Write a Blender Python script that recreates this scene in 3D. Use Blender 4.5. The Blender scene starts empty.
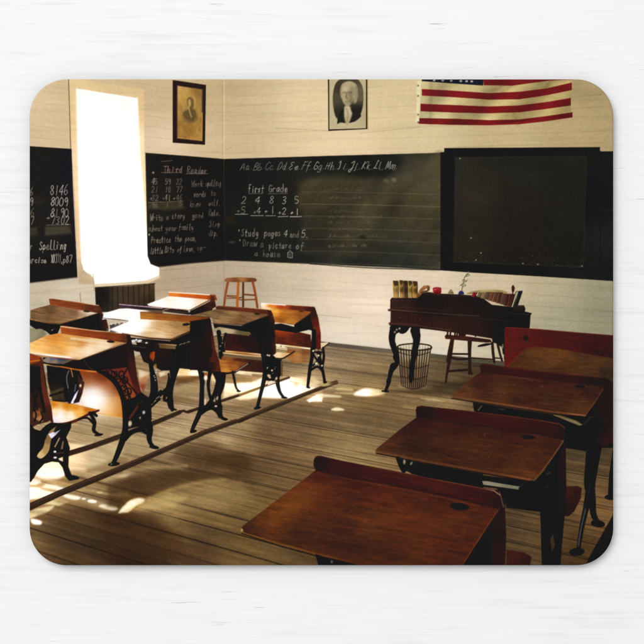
# A printed mouse pad lying on a white-painted wooden table, seen from straight above.
import bpy
import bmesh
import numpy as np, math
# ----------------------------------------------------------------------------
# The print on the pad: drawn stroke by stroke (outlines in photo pixels),
# then turned into flat coloured cloth cells, one mesh per depicted thing.
# ----------------------------------------------------------------------------
S = 2                                    # cells per photo pixel
OX, OY, XE, YE = 28, 77, 616, 568        # canvas window
CW, CH = (XE-OX)*S, (YE-OY)*S
img = np.zeros((CH, CW, 3), np.float32)
idb = np.zeros((CH, CW), np.int16)
GX = (OX + (np.arange(CW)+.5)/S).astype(np.float32)
GY = (OY + (np.arange(CH)+.5)/S).astype(np.float32)
rng = np.random.RandomState(7)
LAT = rng.rand(256, 256).astype(np.float32)
PARTS = ['wall']

def pid(name):
    if name not in PARTS: PARTS.append(name)
    return PARTS.index(name)

def vn(u, v):                            # value noise 0..1
    iu = np.floor(u).astype(int); iv = np.floor(v).astype(int)
    fu = u-iu; fv = v-iv
    fu = fu*fu*(3-2*fu); fv = fv*fv*(3-2*fv)
    a = LAT[iv & 255, iu & 255]; b = LAT[iv & 255, (iu+1) & 255]
    c = LAT[(iv+1) & 255, iu & 255]; d = LAT[(iv+1) & 255, (iu+1) & 255]
    return (a*(1-fu)+b*fu)*(1-fv)+(c*(1-fu)+d*fu)*fv

def fbm(u, v, n=3):
    t = 0; w = .5; s = 0
    for i in range(n):
        t = t + w*vn(u+17.3*i, v+5.9*i); s += w; w *= .5; u = u*2.03; v = v*2.03
    return t/s

def hx(c):
    if isinstance(c, str): return np.array([int(c[i:i+2], 16)/255 for i in (0, 2, 4)], np.float32)
    return np.asarray(c, np.float32)/255

def tile(x0, y0, s):
    k = s/644.0
    return lambda X, Y: (x0+X*k, y0+Y*k)
ID = lambda X, Y: (X, Y)

def pts(t, p):
    if isinstance(p, str): p = [tuple(float(q) for q in w.split(',')) for w in p.split()]
    return [t(x, y) for x, y in p]

def smooth(p, closed, n=6):
    out = []; N = len(p)
    rg = range(N) if closed else range(N-1)
    for i in rg:
        g = (lambda k: p[k % N]) if closed else (lambda k: p[min(max(k, 0), N-1)])
        p0, p1, p2, p3 = g(i-1), g(i), g(i+1), g(i+2)
        for j in range(n):
            s = j/n
            out.append(tuple(.5*(2*b+(c-a)*s+(2*a-5*b+4*c-d)*s*s+(-a+3*b-3*c+d)*s**3) for a, b, c, d in zip(p0, p1, p2, p3)))
    if not closed: out.append(p[-1])
    return out

def box(xs, ys, pad):
    x0 = max(int((min(xs)-pad-OX)*S), 0); x1 = min(int((max(xs)+pad-OX)*S)+2, CW)
    y0 = max(int((min(ys)-pad-OY)*S), 0); y1 = min(int((max(ys)+pad-OY)*S)+2, CH)
    if x1 <= x0 or y1 <= y0: return None
    X, Y = np.meshgrid(GX[x0:x1], GY[y0:y1])
    return slice(y0, y1), slice(x0, x1), X, Y

def colour(t, col, X, Y, sf=.045):
    if isinstance(col, list):            # field from control points
        num = 0; den = 0
        soft = 2.0+(sf*math.hypot(X.shape[0]/S, X.shape[1]/S))**2
        for (cx, cy, c) in col:
            x, y = t(cx, cy)
            w = 1.0/((X-x)**2+(Y-y)**2+soft)**1.7
            num = num + w[..., None]*hx(c); den = den + w
        return num/den[..., None]
    return np.broadcast_to(hx(col), X.shape+(3,))

def grain(c, X, Y, g):                   # (angle, amplitude, length, width)
    ang, amp, ln, wd = g
    a = math.radians(ang); u = X*math.cos(a)+Y*math.sin(a); v = -X*math.sin(a)+Y*math.cos(a)
    n = fbm(u/ln+31, v/wd+9)-.5
    n2 = vn(u/(ln*.35)+3, v/(wd*.4)+77)-.5
    return c*(1+amp*(1.5*n+.5*n2))[..., None]

def put(part, sl, A, c, a):
    A = (A*a)[..., None]
    img[sl] = img[sl]*(1-A)+np.clip(c, 0, 1)*A
    if part: idb[sl][A[..., 0] > .5] = pid(part)

def sdist(p, X, Y):
    d2 = np.full(X.shape, 1e9, np.float32); ins = np.zeros(X.shape, bool)
    for (x0, y0), (x1, y1) in zip(p, p[1:]+p[:1]):
        dx, dy = x1-x0, y1-y0; L = dx*dx+dy*dy+1e-9
        s = np.clip(((X-x0)*dx+(Y-y0)*dy)/L, 0, 1)
        d2 = np.minimum(d2, (X-x0-s*dx)**2+(Y-y0-s*dy)**2)
        if y0 != y1:
            ins ^= ((Y < y0) != (Y < y1)) & (X < x0+(Y-y0)*dx/dy)
    d = np.sqrt(d2)
    return np.where(ins, -d, d)

def poly(part, t, p, col, f=.8, cv=0, a=1.0, g=None):
    p = pts(t, p)
    if cv: p = smooth(p, True)
    b = box([q[0] for q in p], [q[1] for q in p], f+1)
    if b is None: return
    ys, xs, X, Y = b
    A = np.clip(.5-sdist(p, X, Y)/f, 0, 1)
    if f > 2: A = A*A*(3-2*A)
    c = colour(t, col, X, Y)
    if g: c = grain(c, X, Y, g)
    put(part, (ys, xs), A, c, a)

def line(part, t, p, w, col, f=.8, cv=1, a=1.0, g=None):
    p = pts(t, p); n0 = len(p)
    w = list(w) if isinstance(w, (list, tuple)) else [w]*n0
    if len(w) != n0: w = list(np.interp(np.linspace(0, 1, n0), np.linspace(0, 1, len(w)), w))
    if cv and n0 > 2:
        q = smooth([(x, y, r) for (x, y), r in zip(p, w)], False); p = [(x, y) for x, y, r in q]; w = [r for x, y, r in q]
    b = box([q[0] for q in p], [q[1] for q in p], max(w)+f+1)
    if b is None: return
    ys, xs, X, Y = b
    d = np.full(X.shape, 1e9, np.float32)
    for i in range(len(p)-1):
        (x0, y0), (x1, y1) = p[i], p[i+1]
        dx, dy = x1-x0, y1-y0; L = dx*dx+dy*dy+1e-9
        s = np.clip(((X-x0)*dx+(Y-y0)*dy)/L, 0, 1)
        d = np.minimum(d, np.hypot(X-x0-s*dx, Y-y0-s*dy)-.5*(w[i]+(w[i+1]-w[i])*s))
    A = np.clip(.5-d/f, 0, 1)
    c = colour(t, col, X, Y)
    if g: c = grain(c, X, Y, g)
    put(part, (ys, xs), A, c, a)

def blob(t, x, y, rx, ry, rot, col, a=1.0, part=None):   # radii in photo pixels
    x, y = t(x, y); r = max(rx, ry)*2.6
    b = box([x-r, x+r], [y-r, y+r], 1)
    if b is None: return
    ys, xs, X, Y = b; q = math.radians(rot)
    u = ((X-x)*math.cos(q)+(Y-y)*math.sin(q))/rx; v = (-(X-x)*math.sin(q)+(Y-y)*math.cos(q))/ry
    q2 = u*u+v*v
    put(None, (ys, xs), np.exp(-.7*q2) if r > 10 else np.exp(-.62*q2*q2), colour(t, col, X, Y), a)

def oval(part, t, x, y, rx, ry, rot, col, f=.8, a=1.0):  # radii in tile units
    q = math.radians(rot)
    P = [(x+rx*math.cos(k)*math.cos(q)-ry*math.sin(k)*math.sin(q), y+rx*math.cos(k)*math.sin(q)+ry*math.sin(k)*math.cos(q)) for k in np.linspace(0, 2*math.pi, 25)[:-1]]
    poly(part, t, P, col, f, a=a)

# ---- chalk lettering: single strokes on a 4 x 6 grid, y up, x-height 3.2 ----
G = {
'0': '2,6 .5,4.5 .5,1.5 2,0 3.5,1.5 3.5,4.5 2,6', '1': '2,6 2,0', '2': '.5,5 2,6 3.4,4.7 2.4,2.5 .4,0 3.6,0',
'3': '.6,5.5 2.4,6 3.2,4.6 1.6,3.2 3.4,2 2.6,.2 .5,.4', '4': '2.8,6 .4,2.2 3.8,2.2|2.8,6 2.8,0', '5': '3.4,6 .9,6 .7,3.4 2.4,3.7 3.5,2 2.4,.1 .5,.4',
'6': '3,6 1,3.6 .6,1.4 2,0 3.4,1.4 2.2,2.9 .8,1.8', '7': '.5,6 3.5,6 1.5,0', '8': '2,3.2 .7,4.6 2,6 3.3,4.6 2,3.2 .5,1.5 2,0 3.5,1.5 2,3.2',
'9': '3.3,4.4 2,6 .7,4.6 2,3 3.3,4.4 3.2,2 2.6,0', '+': '.4,2.6 3.4,2.6|1.9,4.1 1.9,1.1', '*': '.5,6 1.5,4.6|1.5,6 .5,4.6', '.': '1,.3 1.2,0', ',': '1.2,.5 .8,-.9', '-': '0,2.6 3,2.8',
'A': '.2,0 2,6 3.8,0|.9,2.2 3.2,2.2', 'B': '.8,0 .8,6 3,5.4 2.6,3.5 .9,3.2 3.5,2.2 3,.3 .8,0', 'C': '3.6,5 2,6 .5,4 .6,1.5 2.2,0 3.7,1.2', 'D': '.7,0 .7,6 2.8,5.4 3.6,3 2.6,.6 .7,0',
'E': '3.4,5.6 1.6,6 .9,4.6 2.4,3.4 .6,1.6 2,0 3.7,1', 'F': '.8,0 .8,6|.6,6 3.6,6|.8,3.2 2.8,3.2', 'G': '3.6,5 2,6 .5,4 .6,1.5 2.2,0 3.6,1 3.5,2.6 2.2,2.6', 'H': '.7,6 .5,0|3.4,6 3.2,0|.6,3 3.4,3.2',
'I': '.6,5 2.4,6 2,1 .6,.2', 'J': '.4,5 2.6,6 2.4,0 1.4,-2 .4,-.8 3.4,1.4', 'K': '.8,6 .6,0|3.4,6 .8,2.8 3.6,0', 'L': '2.8,5.6 1.9,6 1.7,2 .5,.3 2,.6 3.8,0', 'M': '.3,0 .9,6 2,1 3,6 3.8,0', 'P': '.8,0 .8,6 3.2,5.4 3,3.4 .8,3',
'R': '.8,0 .8,6 3.2,5.3 2.8,3.4 .8,3.1 3.6,0', 'S': '3.3,5 2,6 .8,4.8 2,3.3 3.3,1.6 2,0 .5,1', 'T': '.2,6 3.9,6|2,6 2,0', 'W': '.1,6 1,0 2,4.4 3,0 4,6', 'X': '.4,6 3.6,0|3.6,6 .4,0',
'a': '3,2.6 1.8,3.2 .5,1.7 1.4,0 2.9,1.2 3,3 3,.6 3.8,.2', 'b': '.7,6 .7,0 2.2,0 3.1,1.5 2,3 .8,2', 'c': '3.1,2.6 1.9,3.2 .6,1.6 1.8,0 3.5,.8', 'd': '2.9,2.4 1.7,3.2 .5,1.6 1.5,0 2.9,1.2 3,6 3,0',
'e': '.6,1.5 3,1.8 2.2,3.2 .7,2 1.4,.1 3.5,.7', 'f': '3,5.4 2.2,6 1.6,4 1.6,-1.4|.6,2.8 3,2.9', 'g': '3,2.6 1.8,3.2 .5,1.7 1.5,0 3,1.4 3,3 2.8,-1.4 1.2,-2 .6,-1.2', 'h': '.7,6 .7,0|.7,2 2,3.2 2.9,2 2.9,0', 'i': '1.5,3.2 1.5,0|1.5,4.4 1.5,4.8',
'j': '2,3.2 1.8,-1.4 .6,-1.6|2,4.4 2,4.8', 'k': '.7,6 .7,0|2.9,3.2 .8,1.4 3,0', 'l': '1.4,6 1.3,.5 2.2,0', 'm': '.3,3.2 .3,0 .4,2.3 1.3,3.2 1.9,2 1.9,0 2,2.3 2.9,3.2 3.6,2 3.7,0', 'n': '.7,3.2 .7,0 .8,2.2 2,3.2 2.9,2 3,0',
'o': '1.9,3.2 .5,1.6 1.9,0 3.2,1.6 1.9,3.2', 'p': '.7,3.2 .5,-2|.7,2.4 2,3.2 3.1,1.6 2,0 .7,.8', 'r': '.8,3.2 .8,0 .9,2 2,3.2 3.1,2.8', 's': '2.9,2.8 1.6,3.2 1,2.3 2.7,1 1.6,0 .5,.5', 't': '1.7,5.4 1.6,.6 2.9,.1|.5,3.4 2.9,3.4',
'u': '.7,3.2 .7,.6 1.8,0 2.9,1.2 2.9,3.2 3,0', 'v': '.5,3.2 1.8,0 3.2,3.2', 'w': '.3,3.2 1,0 2,2.4 3,0 3.7,3.2', 'x': '.6,3.2 3,0|3,3.2 .6,0', 'y': '.7,3.2 .9,1 2.9,1.2|3,3.2 2.6,-1.2 1,-2', 'z': '.6,3.2 3,3.2 .6,0 3.1,0'}

def chalk(t, x, y, s, h, adv, col='b8b0a4', a=.7, w=.66, slope=0, slant=.12, jit=.45, join=False):
    """text s with its baseline starting at (x, y) of a tile; h, adv in photo pixels"""
    x, y = t(x, y); last = None
    for ch in s:
        if ch in G:
            k = h/6*(.92+.2*rng.rand()); kx = adv*.208*(.9+.22*rng.rand()); sl = slant+.22*(rng.rand()-.5)
            jx, jy = jit*(rng.rand(2)-.5); first = None
            for st in G[ch].split('|'):
                P = [tuple(float(q) for q in c.split(',')) for c in st.split()]
                P = [(x+jx+(px+sl*py)*kx+.12*rng.normal(), y+jy-py*k+slope*px*kx+.12*rng.normal()) for px, py in P]
                press = .55+.55*rng.rand(len(P))
                line(None, ID, P, [w*(.52+.5*q) for q in press], col, f=.85, a=min(1, a*(.72+.45*rng.rand())))
                first = first or P[0]; end = P[-1]
            if join and last and ch.islower():
                m = (.5*(last[0]+first[0]), max(last[1], first[1])+.3)
                line(None, ID, [last, m, first], w*.7, col, f=.95, a=a*.5)
            last = end if ch.isalpha() else None
        else: last = None
        x += adv*(.96+.08*rng.rand()); y += slope*adv

def scribble(t, x, y, length, h, col, a):     # worn, unreadable chalk
    x, y = t(x, y); u = 0
    while u < length:
        w = 2+5*rng.rand()
        q = [(x+u+w*i/7+.6*rng.rand(), y-h*(.15+.55*rng.rand()*(1 if i % 2 else .4))) for i in range(8)]
        line(None, ID, q, .5, col, f=.9, a=a*(.5+.7*rng.rand())); u += w+1+1.5*rng.rand()
# ---------------------------------------------------------------- the room
def paint_room():
    X, Y = np.meshgrid(GX, GY)
    # plastered boarding of the two walls
    wallc = colour(ID, [(40,95,'d0b78e'),(70,84,'c8ae82'),(150,100,'c6ab80'),(165,140,'d8c09a'),(215,100,'c2a87c'),(212,145,'cbb188'),(232,100,'b9a078'),
        (255,115,'cbb389'),(300,110,'d9c294'),(345,142,'dcc497'),(400,105,'cdb788'),(415,140,'cfb98c'),(500,140,'bea87a'),(590,95,'a48f66'),(603,135,'ac966a'),(575,125,'b29c6e'),
        (240,272,'b8a586'),(228,305,'ad9c82'),(290,285,'c8b594'),(340,290,'dec9a6'),(380,300,'e3d0b2'),(345,335,'dccfb4'),(420,285,'d9c5a2'),(415,340,'d6c9ac'),(500,285,'c6b28e'),(545,295,'b0a37e'),(603,312,'918b6e'),(560,320,'9c967a'),(300,325,'cfc0a6'),
        (165,283,'b39c7c'),(205,290,'b3a084'),(38,292,'bfae92'),(72,300,'d2c1a4'),(40,345,'9d9680'),(215,310,'a89880')], X, Y, .03)
    img[:] = wallc
    yl = np.where(X > 224, 190+(Y-190)*(1300/(1300+X-224)), 209+(Y-209)*(666/np.maximum(890-X, 60)))
    n = fbm(X/60, Y/25+4, 3)-.5
    img[:] *= (1+.06*n)[..., None]
    row = yl/9.3; fr = row-np.floor(row); k = np.floor(row)
    gap = np.exp(-((fr-.5)*9.3/.45)**2)*(.25+.9*np.clip(vn(X/22+k*7, k*3.3)-.25, 0, 1))
    img[:] *= (1-.085*gap)[..., None]
    g0 = img.mean(2, keepdims=True); img[:] = (img*.88+g0*.12)*np.array([.992, .99, 1.015], np.float32)
    img[:] *= (1+.03*(vn(k*5.1, k*0+2)-.5))[..., None]
    for (a, b, c, d) in ((360,133,420,127),(275,128,330,131),(300,313,352,318),(226,150,232,147)):
        line(None, ID, [(a,b),(c,d)], .5, '6e5a3c', a=.3)
    line(None, ID, '224,79 224,158', 1.0, 'ddc6a0', f=1.2, a=.55)
    line(None, ID, '222.6,79 222.8,158', .8, '9c8460', f=1.2, a=.4)
    line(None, ID, '224,261 224,300', 1, '93836a', f=1.2, a=.5)
    # trim board left of the window
    line(None, ID, '68.6,79 70.8,149', .9, '5d4a35', f=.8, a=.8)

    # ---- floor
    poly('floor', ID, '20,376 112,362 224,333 330,344 450,358 620,377 620,575 20,575', 'ffffff', f=.8)
    M = idb == pid('floor')
    fc = colour(ID, [(335,352,'8d8067'),(400,365,'94856a'),(345,375,'a89470'),(320,368,'b5a27c'),(440,380,'6b5c42'),(480,372,'54482f'),(470,385,'5d4d36'),(300,430,'7d694a'),(350,415,'8d7a54'),(400,415,'84704c'),(350,450,'96835c'),(420,455,'8a7448'),
        (375,385,'a08c62'),(390,405,'77633f'),(365,400,'7d6a46'),(450,400,'9a865e'),(410,395,'8a7650'),(240,425,'a3906c'),(205,455,'95805a'),(270,455,'71593a'),(240,470,'573f22'),(290,480,'7d6740'),(200,463,'553d22'),(262,440,'6f5a3c'),(150,468,'927a56'),(135,490,'63492b'),(165,480,'6a5131'),(160,500,'8a7040'),
        (210,482,'85703f'),(180,515,'917a4a'),(250,500,'86703f'),(215,500,'94804e'),(150,530,'5a4224'),(140,545,'4a341c'),(200,552,'5a4326'),(100,540,'4e3a20'),(60,540,'685232'),(75,525,'5c462a'),(125,520,'4c3820'),(36,530,'846e48'),(70,557,'523e22'),(130,560,'3f2a16'),(110,520,'4e3519'),(235,540,'7a6336'),(270,545,'7a6438'),(310,548,'6a5430'),
        (60,490,'a08654'),(100,470,'d8c595'),(95,440,'b5a37e'),(58,455,'e6d6a6'),(130,420,'a3906f'),(170,445,'ab9878'),(225,440,'a89575'),(195,405,'b09c7c'),(250,445,'85704c'),(180,430,'a89678'),(100,425,'a08c6a'),
        (505,515,'5a4a30'),(525,500,'6a5838'),(540,540,'6b5634'),(590,440,'574a34'),(585,470,'6b5a3a'),(600,505,'7a6038'),(575,555,'5a431f'),(520,475,'4e4028')], X, Y, .018)
    f0 = 190.0
    Yn = f0+(Y-f0)*(1340/(X+1040)); d = 1/np.maximum(Yn-f0, 40)/1.35e-4
    b = np.floor(d); fr = d-b; wpx = np.maximum(1.35e-4*(Y-f0)**2, 1)
    along = (X+1040)/np.maximum(Y-f0, 40)                       # distance along a board
    tone = vn(b*7.7, b*3.1+np.floor(along*.9+vn(b*2.3, b*0)*5)*5.3)-.5
    st = fbm(along*9+b*13, d*3.6, 3)-.5; fine = vn(along*34+b*3, d*8)-.5; worn = fbm(along*3+40, d*.35+7, 3)-.5
    near = np.clip((Y-330)/150, 0, 1)
    fc = fc*.78+fc.mean(2, keepdims=True)*.22
    fc = fc*np.array([1.005, .945, .89], np.float32)*(1+.10*tone+(.13+.11*near)*st+(.09+.09*near)*fine+.34*worn)[..., None]
    gw = np.clip(wpx*.034, .28, .62)
    g = np.exp(-(((fr-.5)*wpx)/gw)**2)*(.15+1.0*np.clip(vn(along*2.2+b*5, b*9.1)-.15, 0, 1))
    fc = fc*(1-(.34+.34*near)*g)[..., None]
    # butt joints
    jn = (along*.9+vn(b*2.3, b*0)*5); jf = jn-np.floor(jn)
    fc = fc*(1-.3*np.exp(-((jf-.02)/.008)**2))[..., None]
    nail = np.clip((vn(along*14+b*31, d*9)-.93)*12, 0, 1)
    fc = fc*(1-.4*nail)[..., None]
    img[M] = np.clip(fc, 0, 1)[M]
    # skirting
    poly('wall', ID, '224,331 330,342.5 450,355.5 620,374 620,378.5 450,359.8 330,346.4 224,334', [(330,344,'5a5246'),(400,350,'6a6355'),(450,356,'57503f'),(600,375,'3a342a')], f=.9)

T_A=tile(28,280,100); T_B=tile(28,370,100); T_C=tile(28,465,100); T_D=tile(110,280,100); T_E=tile(110,370,100); T_F=tile(190,270,100); T_G=tile(190,350,100); T_H=tile(250,290,100)
T_I=tile(370,260,100); T_J=tile(440,260,100); T_M=tile(370,320,100); T_N=tile(450,320,163); T_O=tile(360,390,120); T_Q=tile(470,440,144); T_R=tile(230,440,150); T_U=tile(360,460,160); T_V=tile(28,320,160)
B2=tile(28,350,70); B3=tile(28,410,70); B4=tile(90,340,70); B5=tile(90,400,70); B6=tile(150,340,70); B7=tile(180,360,70); B8=tile(240,340,100)
W1=tile(0,40,170); WW=tile(70,75,170); K1=tile(140,150,90); K2=tile(140,210,90); C3=tile(225,145,100); C4=tile(225,205,100); C5=tile(310,145,100); C6=tile(310,200,100)
FL=tile(400,60,220); FP=tile(230,340,170); FQ=tile(120,440,130); LC=tile(28,190,100); PF=tile(165,75,80); PW=tile(320,75,60)
IRON='15120f'; IRON2='1c1714'

def paint_sunlight():
    wh = 'fffaf0'
    # left foreground
    poly(None, T_C, '0,300 160,262 130,300 70,325 0,345', 'f2e2b0', f=3, cv=1, a=.85)
    poly(None, T_C, '0,45 60,20 100,-10 225,-10 235,60 180,95 100,95 55,80 0,70', 'fdfaff', f=3.4, cv=1)
    poly(None, T_C, '0,80 50,82 80,95 85,112 50,128 0,130', 'fcf8f4', f=2, a=.95)
    poly(None, T_C, '115,122 180,130 245,150 225,168 150,158 88,146', 'fff6e6', f=2, a=.95)
    poly(None, T_C, '0,150 60,146 120,165 190,180 120,205 20,222 0,222', 'fdf6f2', f=2.9, cv=1)
    poly(None, T_C, '235,188 280,190 336,206 325,222 280,222 235,206', wh, f=2.5, cv=1)
    poly(None, T_C, '98,252 200,212 262,238 200,262', 'eedfae', f=3, a=.8)
    oval(None, T_C, 359, 217, 13, 6, 5, wh, f=1.2); oval(None, T_C, 413, 234, 30, 11, 6, wh, f=1.4)
    poly(None, T_C, '465,256 500,256 572,274 562,292 520,288 462,272', wh, f=2.5, cv=1)
    poly(None, T_C, '590,302 644,236 700,225 690,262 644,305', 'f6ecc8', f=2.9, cv=1)
    poly(None, T_C, '20,348 60,352 88,366 80,384 40,382 22,370', 'fff8ec', f=2.7, cv=1)
    oval(None, T_C, 462, 178, 20, 6, 4, 'e8d49c', f=1.6, a=.8)
    poly(None, T_C, '490,185 640,175 660,205 540,200', 'bfa266', f=4, a=.7)
    for a in ('70,330 640,480', '20,300 250,330 640,400', '420,200 640,330', '330,240 640,370'):
        line(None, T_C, a, 3, '4a3218', f=5, a=.35)
    line(None, T_C, '20,70 110,96 300,92 470,120 640,170', 4, '5f4522', f=5, a=.55)
    line(None, T_C, '90,150 240,180 400,205 640,260', 2, '54391c', f=3, a=.6)
    line(None, T_C, '200,225 330,262 470,300 640,335', 5, '4c3418', f=6, a=.5)
    for a_, b_, c_, d_, e_ in ((235,195,18,4.5,9),(420,232,14,4,9),(520,272,12,3.5,9),(60,190,14,8,6),(150,145,14,4.5,10),(110,45,17,9,0)):
        blob(T_C, a_, b_, c_, d_, e_, 'fbe9c4', .32)
    poly(None, T_C, '150,205 330,235 470,255 560,262 500,300 330,270 200,240', 'c9a878', f=6, cv=1, a=.35)
    line(None, T_C, '250,150 330,160 430,172 520,184', [2,1.2,1.6,1], 'd8bd88', f=3, a=.5)
    # pale boards under the first frame
    poly(None, T_B, '60,570 260,480 420,470 560,450 620,520 540,600 420,644 60,644', [(100,600,'f6ecd0'),(300,540,'efdfb8'),(520,500,'b9a57e'),(450,600,'c8b48c')], f=6, cv=1, a=.8)
    poly(None, T_B, '250,460 420,330 600,300 620,400 560,440 420,470', 'a8926c', f=8, a=.45); poly(None, T_E, '0,420 90,400 240,420 480,330 560,390 330,520 100,600 0,620', 'c0aa84', f=9, cv=1, a=.45)
    poly(None, T_B, '380,640 600,560 644,560 644,660 380,660', '82694a', f=6, a=.7)
    # front hot patch with its sheen
    poly(None, FQ, '0,350 50,300 95,286 122,294 110,312 50,338 0,362', 'fff6da', f=3.3, cv=1)
    poly(None, FQ, '-60,215 60,185 160,160 330,150 560,165 640,185 480,196 330,219 240,247 150,286 122,294 95,286 50,298 0,340 -60,330', '4a3419', f=7, a=.55)
    poly(None, FQ, '150,288 240,250 330,223 480,199 600,200 660,300 500,330 330,350 250,420 150,380 60,350', 'b2966a', f=15, a=.40)
    poly(None, FQ, '40,345 122,297 160,286 240,262 330,285 260,340 120,350', 'd6ba80', f=9, a=.55)
    line(None, FQ, '140,290 240,250 330,224 430,204 520,197', [1,2.4,2.8,2.4,1], 'c8ac72', f=4, a=.45)
    poly(None, FQ, '-80,380 60,365 150,395 300,470 330,560 200,640 -80,600', '43290f', f=16, a=.42)
    poly(None, FQ, '300,20 480,20 640,90 640,160 420,140 250,90', '4f3a20', f=9, a=.5)
    poly(None, T_R, '-100,60 60,55 120,90 60,120 -100,110', '4a3217', f=9, a=.5)
    line(None, FQ, '20,155 160,135 330,130', [3,2], 'b39a70', f=4, a=.6)
    blob(FQ, 20, 175, 6, 2, -10, 'e8d2b0', .7)
    # centre: wide sun between the two runners
    poly(None, B8, '0,290 110,262 170,225 170,310 120,330 0,355', [(20,310,'f4e4c0'),(120,270,'fff8ea')], f=3)
    poly(None, B8, '-40,370 40,345 190,290 330,240 420,290 470,300 500,320 430,352 340,375 240,375 120,368 60,380 0,384', [(20,370,'f7e8c8'),(200,320,'fffdfb'),(350,290,'fffcf4'),(450,330,'fff4dc')], f=3.5)
    line(None, B8, '320,265 400,285 480,300', 1, '6a5030', f=1.5, a=.7); blob(B8, 360, 285, 2.2, 2.5, 0, '7a6040', .7)
    line(None, B8, '240,303 310,303', .6, '8a7454', f=1, a=.6)
    poly(None, B8, '320,240 480,235 510,270 480,300 400,285', [(340,255,'f4e6c0'),(480,260,'c9b284')], f=4, a=.9)
    blob(ID, 246, 391, 26, 7, -12, 'fff2d8', .45); blob(ID, 300, 386, 22, 6, 0, 'fff4de', .4)
    poly(None, FP, '290,228 330,205 352,205 345,222 300,236', wh, f=1.6)
    poly(None, FP, '345,205 415,210 412,218 340,214', 'f6e7c0', f=2.4, cv=1, a=.9)
    poly(None, FP, '320,222 352,216 348,234 300,233', wh, f=1.6)
    poly(None, FP, '410,180 460,184 462,192 405,188', 'd8c08c', f=2.4, cv=1, a=.8); poly(None, FP, '405,198 462,200 462,206 400,203', 'd8c08c', f=2.4, cv=1, a=.8)
    poly(None, FP, '468,206 500,186 540,184 590,196 560,210 500,213', [(500,196,'fffaf0'),(570,200,'e8d4a4')], f=3.3, cv=1)
    poly(None, FP, '383,264 398,256 420,258 432,266 400,268', 'f5e6bc', f=2.4, cv=1)
    # shade behind the patches and below the teacher's desk
    line(None, FP, '360,195 480,222 640,250', 4, '5a482c', f=6, a=.45)
    poly(None, T_M, '70,462 420,440 640,480 640,500 330,478', '42351f', f=5, a=.6)
    poly(None, T_M, '380,425 640,380 700,400 640,470 480,462', '3a2e1c', f=8, a=.6)
    poly(None, T_M, '180,420 250,415 260,438 190,436', 'a8926a', f=3, a=.6)
    poly(None, T_M, '330,505 420,508 470,525 380,522', 'cdb888', f=4, a=.7)
    # between the far desks
    poly(None, B6, '265,258 455,275 455,330 330,330 245,330', [(270,290,'f2dcae'),(420,305,'fff8e4'),(300,320,'d6b888')], f=1.8)
    poly(None, B6, '235,345 460,330 460,370 240,412', '6d5231', f=4, a=.85)
    poly(None, B6, '215,430 460,400 460,500 225,490', 'b09870', f=5, a=.7)
    poly(None, B6, '205,500 330,520 460,560 450,600 205,560', '7c6443', f=6, a=.7)
    poly(None, B6, '85,300 180,270 180,310 90,345', [(100,310,'e6ceb0'),(170,290,'b8a080')], f=2)
    poly(None, B6, '80,345 165,320 150,360 85,390', '8a6a48', f=3, a=.8)
    poly(None, B7, '0,80 180,100 180,145 0,130', [(20,100,'e8cf9c'),(150,125,'fff6e0')], f=1.6)
    poly(None, B7, '0,170 170,150 180,165 20,215', '6d5231', f=4, a=.8)
    poly(None, B7, '270,130 340,150 330,210 290,190', 'e6d0a0', f=2)
    poly(None, B7, '410,205 480,215 640,205 660,260 540,300 400,350', [(430,260,'f6edd6'),(600,250,'fffdf8'),(450,330,'dccca8')], f=2)
    poly(None, B7, '520,95 660,110 660,145 520,125', [(540,110,'f6e8c4'),(640,120,'d8c098')], f=1.6)
    poly(None, B7, '420,150 500,150 660,170 660,205 420,210', '8d7552', f=3, a=.8)
    line(None, B7, '380,425 520,440 644,430', 3, '75623f', f=4, a=.5)
    # warm spill round the brightest patches
    X, Y = np.meshgrid(GX, GY); fl = (idb == pid('floor'))
    hot = np.clip(img-.78, 0, 1)*fl[..., None]
    img[:] += blur(hot, 6*S)*np.array([1.5, 1.25, .9], np.float32)*fl[..., None]*.8
    img[:] *= (1-.07*fl*np.clip(.5+(fbm(X/14, (Y-X*.2)/2.2, 2)-.5)*3, 0, 1))[..., None]
    np.clip(img, 0, 1, out=img)

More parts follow.
